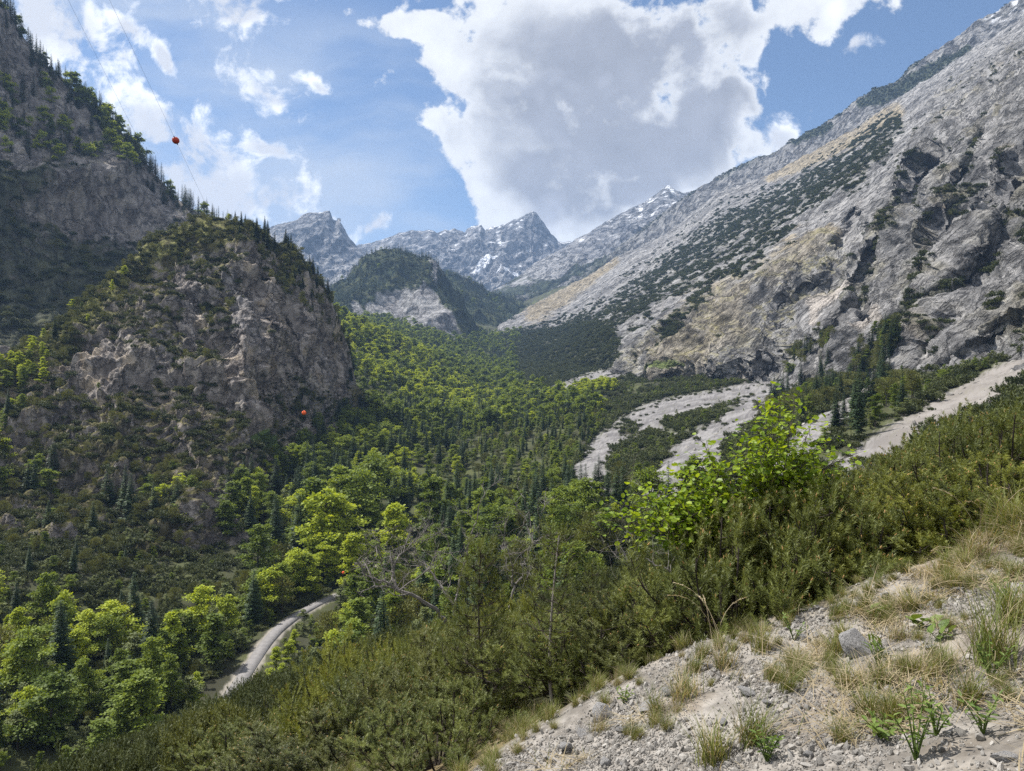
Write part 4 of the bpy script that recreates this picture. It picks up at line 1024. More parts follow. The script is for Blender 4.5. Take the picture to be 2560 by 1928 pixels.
# the crag
c2 = T['crag']; fr2 = np.zeros(c2['PX'].shape); fr2[:int(530 * Q) + 2] = 1
put_on('crag', fr2 * c2['crest'] * ss(640, 560, c2['PX']) * .5, 6.5, [('pine', .82), ('beech_bright', .18)], {'pine': (3, 6), 'beech_bright': (3, 6)}, 'crest')
put_on('crag', fr2 * ss(60, 8, c2['PY0'] - interp(c2['PX0'], [c[0] for c in CREST2], [c[1] for c in CREST2])) * ss(560, 600, c2['PX']) * ss(900, 850, c2['PX']), 6.0, [('spruce', .6), ('pine', .4)], {'spruce': (5, 12), 'pine': (4, 7)}, 'crag_ridge')
ur = poly_on(c2, [(600, 560), (690, 600), (840, 740), (885, 900), (830, 860), (760, 770), (690, 740), (640, 660)])
put_on('crag', fr2 * ur * .8, 6.0, [('spruce', .3), ('pine', .7)], {'spruce': (4, 9), 'pine': (3, 6)}, 'crag_ridge')
lf = poly_on(c2, [(-200, 1150), (0, 930), (110, 850), (170, 830), (120, 950), (60, 1050), (-60, 1200)])
put_on('crag', fr2 * lf * .9, 6.5, [('beech_bright', .55), ('beech', .3), ('spruce', .15)], {'beech_bright': (4, 8), 'beech': (4, 8), 'spruce': (7, 11)}, 'crest')
put_on('crag', fr2 * ss(.35, .8, c2['veg']) * .6, 6.0, [('pine', .8), ('grey_leaf', .2)], {'pine': (2.0, 4.5), 'grey_leaf': (2, 4)}, 'crag_face')
put_on('crag', fr2 * c2['low'] * ss(.1, .6, c2['veg']) * .5, 6.0, [('pine', .70), ('grey_leaf', .25), ('beech', .05)], (2, 4.5), 'crag_face')
fo = poly_on(c2, [(560, 1560), (600, 1440), (680, 1250), (740, 1130), (800, 1060), (900, 1010), (1060, 1080), (1060, 1300), (700, 1560)])
put_on('crag', fr2 * fo * .9, 6.5, [('beech', .55), ('spruce', .3), ('grey_leaf', .15)], {'beech': (5, 11), 'spruce': (8, 15), 'grey_leaf': (4, 7)}, 'mid_wood')
# hill and shoulder
put_on('wood', ss(.35, .7, T['wood']['veg']), 10.0, [('spruce_far', .98), ('beech_far', .02)], {'spruce_far': (10, 18), 'beech_far': (8, 12)}, 'hill')
put_on('shoulder', ss(.2, .6, T['shoulder']['veg']), 11.0, [('spruce_far', .97), ('beech_far', .03)], (10, 18), 'hill')
T4 = T['slope']
put_on('slope', T4['cr'] * .06 * ss(1950, 2000, T4['PX']), 6, [('pine', .7), ('spruce', .3)], (3, 6), 'slope_tree')
put_on('rear', T['rear']['veg'] * ss(1560, 1450, T['rear']['PX']), 13, [('spruce_far', 1)], (9, 15), 'hill')
put_on('slope', T4['rib'] * ss(1300, 1230, T4['PX']), 12, [('spruce_far', .8), ('beech_far', .2)], (7, 12), 'hill')

# single trees that stand out, by where they stand
HERO = [('spruce', 690, 195, 21.5), ('spruce', 748, 200, 20), ('beech_bright', 800, 187, 24), ('beech_bright', 862, 192, 22), ('beech_bright', 985, 180, 18.5), ('beech', 1072, 200, 21), ('beech', 905, 215, 24), ('beech_bright', 880, 172, 15), ('beech_bright', 668, 158, 12.5), ('beech_bright', 728, 170, 12), ('beech', 780, 205, 24), ('beech', 850, 225, 24), ('beech', 930, 235, 24), ('beech', 640, 178, 16), ('beech_bright', 820, 178, 11.5),
        ('spruce', 335, 138, 14), ('beech_bright', 430, 126, 11.5), ('beech_bright', 560, 143, 10), ('beech_bright', 505, 138, 12), ('beech', 390, 118, 9.5), ('beech', 300, 112, 8.5), ('grey_leaf', 240, 128, 8), ('beech_bright', 190, 118, 9), ('beech_bright', 40, 108, 9), ('beech_bright', 60, 96, 7.5), ('grey_leaf', 480, 110, 6),
        ('spruce', 1488, 165, 13), ('spruce', 1452, 185, 15), ('spruce', 1418, 200, 14), ('spruce', 1380, 190, 13), ('spruce', 1340, 205, 15), ('spruce', 1120, 215, 17), ('beech', 1200, 195, 14), ('beech', 1310, 180, 12), ('spruce', 1255, 185, 13), ('grey_leaf', 1290, 240, 11), ('spruce', 1010, 240, 19)]
for kind, px, d, h in HERO:
    p = gpt(px, d)
    PLANTS.append((kind, p - (0, 0, .2), h, rng.random() * 6.283, 1.0, 'hero'))
# shrubs by the road
for px, d, h in ((690, 128, 4.2), (720, 132, 4.0), (672, 120, 3.4), (705, 122, 3.6), (650, 112, 3.0), (640, 108, 2.6), (760, 150, 4.4), (800, 140, 4.0), (840, 146, 4.5), (735, 141, 3.4), (690, 112, 3.0), (870, 150, 5), (700, 105, 3)):
    x = (px - CX) / F * d
    if abs(x - road_x(d)) < 3: x = road_x(d) + 3.3
    PLANTS.append((('beech_bright', 'grey_leaf', 'beech')[int(px) % 3], np.array([x, d, gz(x, d)[0] - .1]), h, rng.random() * 6.283, 1.25, 'shrub'))

SPECIES = {'beech': 'leaf', 'beech_bright': 'leaf', 'beech_far': 'leaf', 'lime_far': 'leaf', 'grey_leaf': 'leaf', 'spruce': 'spruce', 'spruce_far': 'spruce', 'pine': 'pine'}
NAME = {'leaf': 'broadleaf_tree', 'spruce': 'spruce_tree', 'pine': 'pine_tree'}
LOOK = {'beech': 'green leafy tree', 'beech_bright': 'bright yellow-green tree', 'beech_far': 'light green leafy tree', 'lime_far': 'lime green leafy tree', 'grey_leaf': 'pale grey-green tree', 'spruce': 'dark pointed spruce', 'spruce_far': 'dark slender spruce', 'pine': 'low crooked pine'}
PLACE = {'left_wood': 'in the wood left of the road', 'right_wood': 'in the hollow right of the road', 'mid_wood': 'in the wood below the crag', 'far_wood': 'in the valley beyond the crag', 'strip': 'between the pale scree tongues', 'left_lit': 'high on the shaded mountainside', 'left_ridge': 'on the shaded mountain\'s skyline', 'left_face': 'on the mountainside behind the crag', 'crest': 'on the crag\'s turf crest', 'crag_ridge': 'on the crag\'s wooded ridge', 'crag_face': 'on the brown crag face', 'hill': 'on the dome shaped hill', 'slope_tree': 'among the bright slope\'s crags', 'hero': 'beside the bend of the gravel road', 'shrub': 'on the gravel road\'s verge'}
GROUPN = {k: 'trees ' + v for k, v in PLACE.items()}
idxs = {}
pos = np.array([p[1] for p in PLANTS]); hts = np.array([p[2] for p in PLANTS])
vis = seen(pos, hts); size = hts / np.linalg.norm(pos, axis=1)
kinds = [p[0] for p in PLANTS]
N_IND = {'leaf': 296, 'spruce': 296, 'pine': 280}
chosen = set()
for sp, cnt in N_IND.items():
    ids = [i for i in range(len(PLANTS)) if SPECIES[kinds[i]] == sp and vis[i]]
    ids.sort(key=lambda i: -size[i]); chosen.update(ids[:cnt])
def side_words(p, h, zone):
    px, py, d = project(p)
    row = 'near' if d < 150 else ('mid' if d < 260 else 'far')
    return px, row
HEROLAB = {}
def tree_label(kind, p, h, zone):
    tall = 'tall ' if h > 14 else ('small ' if h < 5 and kind != 'beech_far' else '')
    return tall + LOOK[kind] + ' ' + PLACE[zone]
HERO_TEXT = ['tallest dark spruce rising left of the bright beech behind the road', 'second tall spruce standing just right of the tallest spruce behind the road', 'largest bright yellow green tree behind the road bend', 'bright yellow green tree on the right flank of the largest bright tree', 'bright yellow green pyramid shaped tree right of the road end', 'green leafy tree behind the bright pyramid shaped tree', 'broad dark green tree behind the two bright trees', 'low bright tree between the two bright crowns right of the road', 'bright pointed young tree at the left edge of the road bend', 'slim bright tree leaning over the upper end of the road', 'round green crown above and behind the largest bright tree', 'wide dark green crown in the second row behind the road', 'shaded green crown in the third row behind the road', 'dark green tree against the foot of the crag left of the road', 'thin leafy tree where the road disappears',
             'dark spruce standing alone in the wood left of the road', 'bright leafy tree right of the lone dark spruce', 'bright leafy tree closest to the left side of the road bend', 'bright tree with a sunlit top below the foot of the crag', 'green leafy tree below the lone dark spruce', 'rounded green tree in the lower left wood', 'pale grey green tree left of the lone dark spruce', 'bright green tree at the left of the lower wood', 'bright leafy tree at the left border of the picture', 'lowest bright leafy tree in the left corner of the wood', 'pale bush beside the lower end of the road',
             'rightmost pointed spruce in front of the pale scree', 'pointed spruce second from the right in front of the scree', 'pointed spruce third from the right in front of the scree', 'pointed spruce fourth from the right in front of the scree', 'leftmost pointed spruce of the row in front of the scree', 'dark spruce behind the bare grey branches', 'leafy tree left of the spruce row near the scree', 'small leafy tree below the spruce row', 'spruce between two leafy trees left of the spruce row', 'greyish leafy tree at the lower tip of the scree', 'dark spruce behind the bright pyramid shaped tree']
hero_n = 0; LABELLED = []
rest = {}
for i, (kind, p, h, yaw, wf, zone) in enumerate(PLANTS):
    sp = SPECIES[kind]; vs = K[kind]; v = i % len(vs); s = h / HB[kind]
    htext = None
    if zone == 'hero': htext = HERO_TEXT[hero_n]; hero_n += 1
    if i in chosen or zone == 'hero':
        near = np.linalg.norm(p) < 230 and size[i] > .045
        lab = htext or tree_label(kind, p, h, zone)
        if near:
            o = link(NAME[sp], None, loc=p, rot=(0, 0, yaw), scale=(s * wf, s * wf, s))
            link('trunk', vs[v][0], o); link('crown', vs[v][1], o)
        else:
            o = link(NAME[sp], vs[v][2], loc=p, rot=(0, 0, yaw), scale=(s * wf, s * wf, s))
        LABELLED.append((o, lab, p, htext is not None)); tag(o, lab, 'tree' if zone != 'shrub' else 'shrub', GROUPN[zone] if zone != 'hero' else 'trees that stand out round the road and scree')
    else:
        rest.setdefault(sp, []).append((p, yaw, (s * wf, s * wf, s), kind, v))
ORD = ['leftmost', 'second from left', 'third from left', 'fourth from left', 'fifth from left', 'sixth from left', 'seventh from left', 'eighth from left', 'ninth from left']
def tell_apart(items):
    """plants of one look and place: say where in that place each stands"""
    by = {}
    for o, lab, p in items: by.setdefault(lab, []).append((o, project(p)))
    for lab, lst in by.items():
        if len(lst) < 2: continue
        cells = {'': lst}
        if len(lst) > 9:
            cells = {}
            xs = sorted(q[0] for _, q in lst); ys = sorted(q[1] for _, q in lst)
            x1, x2, y1 = xs[len(xs) // 3], xs[2 * len(xs) // 3], ys[len(ys) // 2]
            for o, q in lst:
                c = ('upper ' if q[1] < y1 else 'lower ') + ('left' if q[0] < x1 else 'middle' if q[0] < x2 else 'right')
                cells.setdefault(c, []).append((o, q))
        for c, l2 in cells.items():
            l2.sort(key=lambda t: t[1][0])
            for k, (o, q) in enumerate(l2):
                t = lab + (', ' + c if c else '')
                if 1 < len(l2) <= 9: t += ', ' + (ORD[k] if k < len(l2) - 1 else 'rightmost')
                o['label'] = t
tell_apart([(o, l, p) for o, l, p, h in LABELLED if not h])
RTEXT = {'leaf': ('broadleaf_forest', 'far off light green leafy woods filling the valley'), 'spruce': ('spruce_forest', 'far off dark spruce woods on hills and skyline'), 'pine': ('pine_scrub', 'low pines scattered over ledges of crag and mountainside')}
for sp, lst in rest.items():
    ks = sorted({(k, v) for _, _, _, k, v in lst}); ix = {k: i for i, k in enumerate(ks)}
    n, lab = RTEXT[sp]
    stuff(n, lab, 'forest', [K[k][v][2] for k, v in ks], [a[0] for a in lst], [(0, 0, a[1]) for a in lst], [a[2] for a in lst], [ix[(a[3], a[4])] for a in lst])
print('PLANTS', len(PLANTS), {k: len(v) for k, v in rest.items()})

# ------------------------------------------------------------------ dwarf pine scrub on the slopes
mp, ms = [], []
def mug(g, dens, spacing, lo, hi, rows=None):
    d = dens * ((g['PX'] > -150) & (g['PX'] < 2710) & (g['PY'] > -150))
    pts = scatter(g['P'], d, spacing, rng)
    mp.append(pts - (0, 0, .15)); ms.append(rng.uniform(lo, hi, len(pts)))
mug(T4, np.maximum(T4['rib'] * ss(-.06, .10, T4['n2'] + .3 * T4['n1']), T4['fan']), 3.5, .9, 2.0)
mug(T4, T4['cr'] * .55, 3.6, .7, 1.7)
mug(T4, T4['veg'] * (1 - T4['fan']) * (1 - T4['rib']) * (1 - T4['cr']) * .30, 4.0, .6, 1.4)
mug(T['rear'], T['rear']['veg'] * ss(1560, 1640, T['rear']['PX']), 6.5, 1.0, 2.2)
gfan = in_poly(gx, gy, DARKFAN) * (gd > 500)
mug(G, gfan * off_scree, 3.9, .9, 1.9)
mug(G, bare * ss(-18, -2, -np.abs(G['scd'])) * ss(90, 140, gd) * .22, 2.6, .3, .9)
mug(G, scrubl, 2.3, .5, 1.2)
mug(G, inframe * off_scree * road_clear * ((gd > 56) & (gd < 250) & (gX > -39) & (gX < 45)), 2.7, .5, 1.35)
side = inframe * ((gd > 45) & (gd < 700)) * (gX > edge_right * .55) * off_scree * (1 - strip)
mug(G, side * ss(-.35, .2, nz + .15), 3.4, .7, 1.8)
mug(G, inframe * off_scree * ss(-30, -6, G['scd']) * ((gd > 120) & (gd < 600)) * .8, 3.2, .6, 1.3)
mug(G, bare * ss(.12, .3, G['n1'] + G['n2'] * .3) * ss(90, 140, gd) * .11, 3.0, .4, 1.0)
mug(L1, front * ss(.3, .7, L1['veg']) * .55, 5.6, 1.0, 2.2)
mug(c2, fr2 * ss(.25, .7, c2['veg']) * .8, 3.4, .6, 1.5)
mug(T['wood'], ss(.3, .7, T['wood']['veg']) * .4, 8, 1, 2)
mp = np.concatenate(mp); ms = np.concatenate(ms)
stuff('dwarf_pine_scrub', 'dark dwarf pine thickets spreading over slopes and ledges', 'scrub', [v[1] for v in MUGO_FAR], mp, np.stack([rng.normal(0, .1, len(mp)), rng.normal(0, .1, len(mp)), rng.random(len(mp)) * 6.28], -1), np.stack([ms * 1.15, ms * 1.15, ms * .85], -1), rng.integers(0, 4, len(mp)))
print('SCRUB', len(mp))

# blocks and boulders lying on the scree
SCREE_AT = scatter(G['P'], bare * ((gd > 90) & (gd < 700)) * ((gx > 1300) & (gx < 2700)) * ss(-.3, .3, G['n1'] + G['n2']), 2.0, rng, 26000)

# the near slope of dwarf pines below the shelf
ns_ = []
dn = inframe * ((gd > 9.5) & (gd < 62)) * ((gx > -100) & (gx < 2700))
pts = scatter(G['P'], dn, 1.2, rng)
hz = rng.uniform(.55, 1.0, len(pts))
def hero_ok(p, h):
    # keep the outlook over the valley as open as in the photograph
    x, y, d = project(np.asarray(p)); top = CY - (p[2] + h) / d * F
    lim = np.interp(x, [-300, 300, 560, 760, 1000, 1180, 1300, 1450, 1700, 2000, 2150, 2300, 2450, 2560, 2800], [2100, 1860, 1752, 1662, 1575, 1550, 1520, 1480, 1420, 1290, 1210, 1150, 1090, 1020, 920])
    return top > lim
keep = np.array([hero_ok(p, 1.5 * h) for p, h in zip(pts, hz)])
low_ = ~keep & (np.linalg.norm(pts, axis=1) > 17)
hz = np.where(low_, hz * .5, hz)
keep |= low_
pts, hz = pts[keep], hz[keep]
dist = np.linalg.norm(pts, axis=1)
v_ = seen(pts, hz * 1.5) & (pts[:, 2] > -60)
order = np.argsort(np.where(v_, dist, 1e6)); ind = order[:235]; ind = ind[v_[ind]]
def bush_label(p, h):
    px, py, d = project(p)
    a = 'below the shelf' if d < 14 else ('mid-slope' if d < 24 else 'far down')
    b = 'under the bare branches' if 760 < px < 1180 and d > 14 else ('left of the young pines' if px < 900 else ('behind the leafy sapling' if px > 1500 else 'left of the sapling'))
    return '%s dwarf pine %s %s' % ('low' if h < .75 else 'bushy', a, b)
MUG = []; mask = np.ones(len(pts), bool); mask[ind] = False
for i in ind:
    p, h = pts[i], hz[i]; v = MUGO_MID[i % 4]
    h *= min(rng.choice([.62, .88, 1.05, 1.25]), 1.0 if project(p)[0] < 1150 else 1.25)
    if i % 3 == 0: v = MID_OLIVE[i % 4]
    if dist[i] < 15: v = (MUGO_HERO, MUGO_OLIVE, MUGO_HERO, MUGO_YELLOW, MUGO_HERO)[i % 5][i % 4]; h *= .95
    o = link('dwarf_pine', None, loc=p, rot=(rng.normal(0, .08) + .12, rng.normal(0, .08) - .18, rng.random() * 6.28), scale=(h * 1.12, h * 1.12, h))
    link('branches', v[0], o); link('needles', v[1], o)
    MUG.append((o, bush_label(p, h), p)); tag(o, bush_label(p, h), 'dwarf pine', 'dwarf pines covering the near slope')
tell_apart(MUG)
rp = pts[mask]; rh = hz[mask]
mm = [mesh_joined for mesh_joined in (v[1] for v in MUGO_MID)]
stuff('dwarf_pine_thicket', 'dense dwarf pine thicket filling the near slope', 'scrub', mm, rp, np.stack([rng.normal(.1, .08, len(rp)), rng.normal(-.15, .08, len(rp)), rng.random(len(rp)) * 6.28], -1), np.stack([rh * 1.12, rh * 1.12, rh], -1), rng.integers(0, 4, len(rp)))
print('NEAR SLOPE', len(pts), len(ind))
# ------------------------------------------------------------------ the shelf at the camera's feet and the plants along its edge
def hit(px, py):
    """where the line of sight through a picture point meets the ground"""
    d = np.concatenate([np.linspace(1.2, 9, 500), np.geomspace(9, 200, 500)])
    x = (px - CX) / F * d; z = (CY - py) / F * d
    g = gz(x, d); k = np.argmax(z < g)
    return np.array([x[k], d[k], g[k]])

def rock_mesh(seed, cuts=11, sub=3, name='rock'):
    import bmesh
    r = np.random.default_rng(seed)
    bm = bmesh.new(); bmesh.ops.create_icosphere(bm, subdivisions=sub, radius=1.0)
    v = np.array([w.co[:] for w in bm.verts]); f = np.array([[w.index for w in q.verts] for q in bm.faces]); bm.free()
    for k in range(cuts):
        n = unit(r.normal(size=3)); off = r.uniform(.42, .80)
        e = v @ n - off; v = v - np.where(e > 0, e * .97, 0)[:, None] * n
    if sub > 2: v = v * (1 + .07 * fbm(v, .5, 4, seed=seed)[:, None])
    v *= np.array([1.0, r.uniform(.65, .95), r.uniform(.5, .8)])
    return mesh(name, v, f, np.full(len(f), 3), [M['rock'] if sub > 2 else M['stone']], False)

STONES = [rock_mesh(100 + i, 7, 1, 'stone') for i in range(7)]
ROCKS = [rock_mesh(s) for s in range(1, 10)]
fr = np.random.default_rng(77)
ns2_ = len(SCREE_AT); sq_ = np.minimum(.12 * (1 + fr.pareto(2.2, ns2_)), 1.1)
stuff('scree_blocks', 'pale limestone blocks scattered over the scree tongues', 'scree', STONES, SCREE_AT, fr.random((ns2_, 3)) * 6.28, np.stack([sq_ * 1.2, sq_, sq_ * .8], -1), fr.integers(0, 7, ns2_))
# loose gravel: uncountable
n = 90000
a = fr.uniform(1000, 2700, n); dd = 1.75 + (5.4 - 1.75) * fr.random(n) ** .8
x = (a - CX) / F * dd; z = gz(x, dd)
keepm = (fbm(np.stack([x, dd, 0 * x], -1), .55, 3, seed=91) + fr.normal(0, .18, n) - .10 * (x - 1.2)) > -.12
keepm &= dd < edge_y(x) + fr.normal(.15, .2, n)
x, dd, z = x[keepm], dd[keepm], z[keepm]; n = len(x)
sz = .0050 * (1 + fr.pareto(2.7, n)); sz = np.minimum(sz, .026)
stuff('gravel', 'pale limestone gravel strewn over the shelf', 'gravel', STONES, np.stack([x, dd, z + sz * .25], -1), fr.random((n, 3)) * 6.28, np.stack([sz * fr.uniform(.9, 1.5, n), sz, sz * fr.uniform(.7, 1.1, n)], -1), fr.integers(0, 7, n))

RK = [(2143, 1640, 72, 1.75, 'largest grey slab standing upright in the grass of the shelf'), (2208, 1500, 46, .8, 'grey rock at the shelf edge above the upright slab'), (1511, 1795, 58, 1.0, 'pointed pale rock at the lower edge of the shelf'), (1678, 1738, 50, .8, 'blocky pale rock beside a grass tuft at the shelf edge'), (1773, 1672, 34, .5, 'small flat pale stone at the foot of the thick pine bush'), (1873, 1738, 66, .38, 'long flat grey stone lying in the middle of the gravel'), (1923, 1768, 36, .45, 'brownish flat stone just below the long flat stone'), (1806, 1812, 28, .7, 'small grey cube like stone in open gravel'), (1617, 1774, 52, .45, 'flat pale rock between the pointed rock and the blocky rock'), (1417, 1875, 56, .6, 'grey rock in the low left corner of the gravel'), (1455, 1838, 44, .6, 'pale broken rock below the pointed rock'), (1511, 1915, 34, 1.1, 'dark upright stone at the bottom of the gravel'), (1560, 1918, 30, .7, 'round pale stone next to the dark upright stone'), (2012, 1606, 34, .7, 'pale stone at the edge left of the upright slab'), (2042, 1592, 26, .7, 'tiny pale stone touching the edge left of the upright slab'), (2018, 1893, 34, .6, 'white stone lying among dry straw'), (1940, 1850, 30, .5, 'grey stone behind the bottom grass tuft'), (2325, 1622, 30, .5, 'flat white stone in the weeds of the shelf'), (2508, 1905, 66, .5, 'broad grey rock in the bottom right corner'), (2516, 1668, 34, .6, 'pale rock half hidden by tall green grass'), (1556, 1826, 34, .5, 'small angular rock in the row along the lower edge'), (1380, 1905, 40, .5, 'lowest left rock at the end of the gravel'), (2395, 1480, 40, .45, 'pale flat stone near the top of the gravel bank'), (2290, 1480, 30, .5, 'small pale stone on the upper gravel bank')]
for i, (px, py, w, asp, lab) in enumerate(RK):
    p = hit(px, py); s = w / F * p[1] * .56
    o = link('rock', ROCKS[i % 9], loc=p + (0, 0, s * asp * .35), rot=(fr.normal(0, .25), fr.normal(0, .25) - .3, fr.random() * 6.28), scale=(s, s, s * asp * 1.25))
    tag(o, lab, 'rock', 'rocks on the gravel shelf')

def blades(seed, n, L, spread, bend, w, flat=False, heads=0):
    r = np.random.default_rng(seed)
    base = r.normal(size=(n, 2)) * spread
    az = r.random(n) * 6.28; ln = L * r.uniform(.45, 1.15, n)
    tilt = np.abs(r.normal(0, .28, n)) + .08 if not flat else r.uniform(1.1, 1.55, n)
    V, Qs, SH, off = [], [], [], 0
    for i in range(n):
        d = np.array([math.cos(az[i]), math.sin(az[i]), 0]); sd = np.array([-d[1], d[0], 0])
        p = np.array([base[i, 0], base[i, 1], -.01 if not flat else r.uniform(.0, .03)]); ang = tilt[i]; m = 5; q = []
        for k in range(m):
            ww = w * (1 - (k / (m - 1)) ** 1.6) + .0004
            q += [p - sd * ww * .5, p + sd * ww * .5]
            p = p + (d * math.sin(ang) + np.array([0, 0, 1.]) * math.cos(ang)) * ln[i] / (m - 1)
            ang += bend * r.uniform(.6, 1.4) / (m - 1)
        V += q; SH += [r.random()] * (2 * m)
        Qs += [(off + 2 * k, off + 2 * k + 1, off + 2 * k + 3, off + 2 * k + 2) for k in range(m - 1)]; off += 2 * m
    return np.array(V), np.array(Qs), np.array(SH)

def tuft(name, seed, parts):
    ps, mats = [], []
    for i, (mat, args) in enumerate(parts):
        v, q, sh = blades(seed + 50 * i, *args); ps.append((v, q, i, sh)); mats.append(M[mat])
    return mesh_q(name, ps, mats)
TUFT_G = [tuft('grass_tuft', s, [('grass', (130, .24, .028, .8, .0034)), ('straw', (70, .20, .03, 1.1, .0030))]) for s in (1, 2, 3)]
TUFT_D = [tuft('grass_tuft', s, [('straw', (100, .18, .035, 1.3, .0028)), ('grass', (60, .16, .03, .9, .0032))]) for s in (4, 5, 6)]
TUFT_L = [tuft('grass_tuft', s, [('grass', (170, .42, .05, .8, .0045)), ('straw', (50, .38, .05, 1.0, .0035))]) for s in (7, 8)]
STRAW = [tuft('straw_mat', s, [('straw', (46, .20, .07, .25, .0030, True)), ('grass', (8, .12, .05, .8, .0030))]) for s in (9, 10, 11, 12)]
def seed_stems(seed, n, L):
    """arching dry stems with feathery heads"""
    r = np.random.default_rng(seed); lines = []; ps, ax = [], []
    for i in range(n):
        a = r.random() * 6.28; d = np.array([math.cos(a), math.sin(a), 0]); b = np.array([*(r.normal(size=2) * .03), 0])
        l = L * r.uniform(.75, 1.1)
        pts = bez(b, b + np.array([0, 0, l * .8]) + d * l * .1, b + d * l * .55 + np.array([0, 0, l * .82]), 8)
        lines.append((pts, np.linspace(.0016, .0009, 8)))
        for k in range(40):
            t = .74 + .26 * k / 40; f = t * 7; j = min(6, int(f)); ps.append(pts[j] + (pts[j + 1] - pts[j]) * (f - j)); ax.append(unit(pts[j + 1] - pts[j] + r.normal(size=3) * .012))
    ps, ax = np.array(ps), np.array(ax)
    v, q = diamonds(ps, ax, unit(np.cross(ax, rand_dir(r, len(ax)))), .014, .0035)
    tv, tq = tubes(lines, 3)
    return mesh_q('seed_heads', [(tv, tq, 0, np.full(len(tv), .5)), (v, q, 0, np.full(len(v), .8))], [M['straw']])
SEEDS = [seed_stems(s, 5, .5) for s in (1, 2)]

GT = [(1968, 1730, 'L', .42, 'round green and tan grass tuft in the middle of the gravel'), (1784, 1905, 'G', 1.15, 'upright grass tuft at the bottom edge of the gravel'), (1885, 1862, 'G', 1.1, 'grass tuft with dark green blades right of the bottom tuft'), (2174, 1795, 'G', .85, 'greenish tuft beside the bare straw patch'), (2486, 1665, 'L', .95, 'tall lush grass clump at the right border'), (2535, 1560, 'L', .8, 'lush clump behind the tall clump at the right border'), (1812, 1672, 'D', 1.1, 'pale dry tuft with seed stems at the foot of the thick pine bush'), (1712, 1750, 'D', 1.2, 'dry tuft leaning over the blocky pale rock'), (1905, 1632, 'G', 1.0, 'fresh green tuft in the shade of the pine bush'), (2358, 1440, 'D', 1.0, 'dry tuft at the top of the gravel bank'), (2447, 1392, 'D', 1.25, 'large dry tuft hanging over the top of the bank'), (2536, 1325, 'L', .95, 'bright green grass clump at the upper right border'), (2480, 1345, 'L', .6, 'green clump left of the bright clump at the upper border'), (2140, 1720, 'D', .8, 'thin dry tuft under the upright slab'), (2250, 1600, 'D', .8, 'straw coloured tuft between the broad leaves'), (2420, 1760, 'G', .9, 'loose green tuft in the weeds at the right'), (1500, 1830, 'D', .7, 'small dry tuft behind the pointed pale rock'), (1640, 1800, 'D', .6, 'small straw tuft in the gravel below the rock row'), (2090, 1640, 'G', .75, 'small tuft leaning on the left of the upright slab'), (2330, 1700, 'D', 1.0, 'tangled dry tuft above the straw patch')]
for i, (px, py, t, s, lab) in enumerate(GT):
    p = hit(px, py); me = {'L': TUFT_L, 'G': TUFT_G, 'D': TUFT_D}[t][i % (2 if t == 'L' else 3)]
    o = link('grass_tuft', me, loc=p, rot=(0, -.15, fr.random() * 6.28), scale=s)
    if t == 'D' and i % 2 == 0 or i in (6, 10): link('seed_heads', SEEDS[i % 2], o)
    tag(o, lab, 'grass tuft', 'grass tufts on the gravel shelf')

# grass nobody could count: straw mats, small tufts, the fringe along the edge
gp, gs, gi, gr = [], [], [], []
kinds_g = STRAW + TUFT_D + TUFT_G
def sow(n, xr, dr, pick, smin, smax, test=None):
    px = fr.uniform(*xr, n); d = fr.uniform(*dr, n); x = (px - CX) / F * d
    q = fbm(np.stack([x, d, 0 * x], -1), .6, 3, seed=95)
    ok = np.ones(n, bool) if test is None else test(px, d, x, q)
    for X, D_ in zip(x[ok], d[ok]):
        gp.append((X, D_, gz(X, D_)[0])); gs.append(fr.uniform(smin, smax)); gi.append(pick[fr.integers(len(pick))]); gr.append((.0, -.3, fr.random() * 6.28))
sow(820, (1000, 2750), (1.9, 5.2), [0, 1, 2, 3], .6, 1.3, lambda px, d, x, q: (q + .20 * (x - 1.75) + fr.normal(0, .12, len(x)) > .10) & (d < edge_y(x)))
sow(760, (1500, 2750), (2.0, 5.0), [5, 7, 8, 9, 7, 8, 9, 8], .25, .75, lambda px, d, x, q: (q + .2 * (x - 1.5) + fr.normal(0, .14, len(x)) > .12) & (d < edge_y(x)))
sow(300, (1000, 2750), (3.4, 5.6), [4, 7, 8, 9, 7, 8, 9], .3, .75, lambda px, d, x, q: (d > edge_y(x) - .15) & (d < edge_y(x) + .7))
sow(320, (700, 2750), (5.5, 8.5), [4, 7, 8, 9], .4, .9)
stuff('grass', 'dry straw and thin grass between the stones', 'grass', kinds_g, gp, gr, gs, gi)

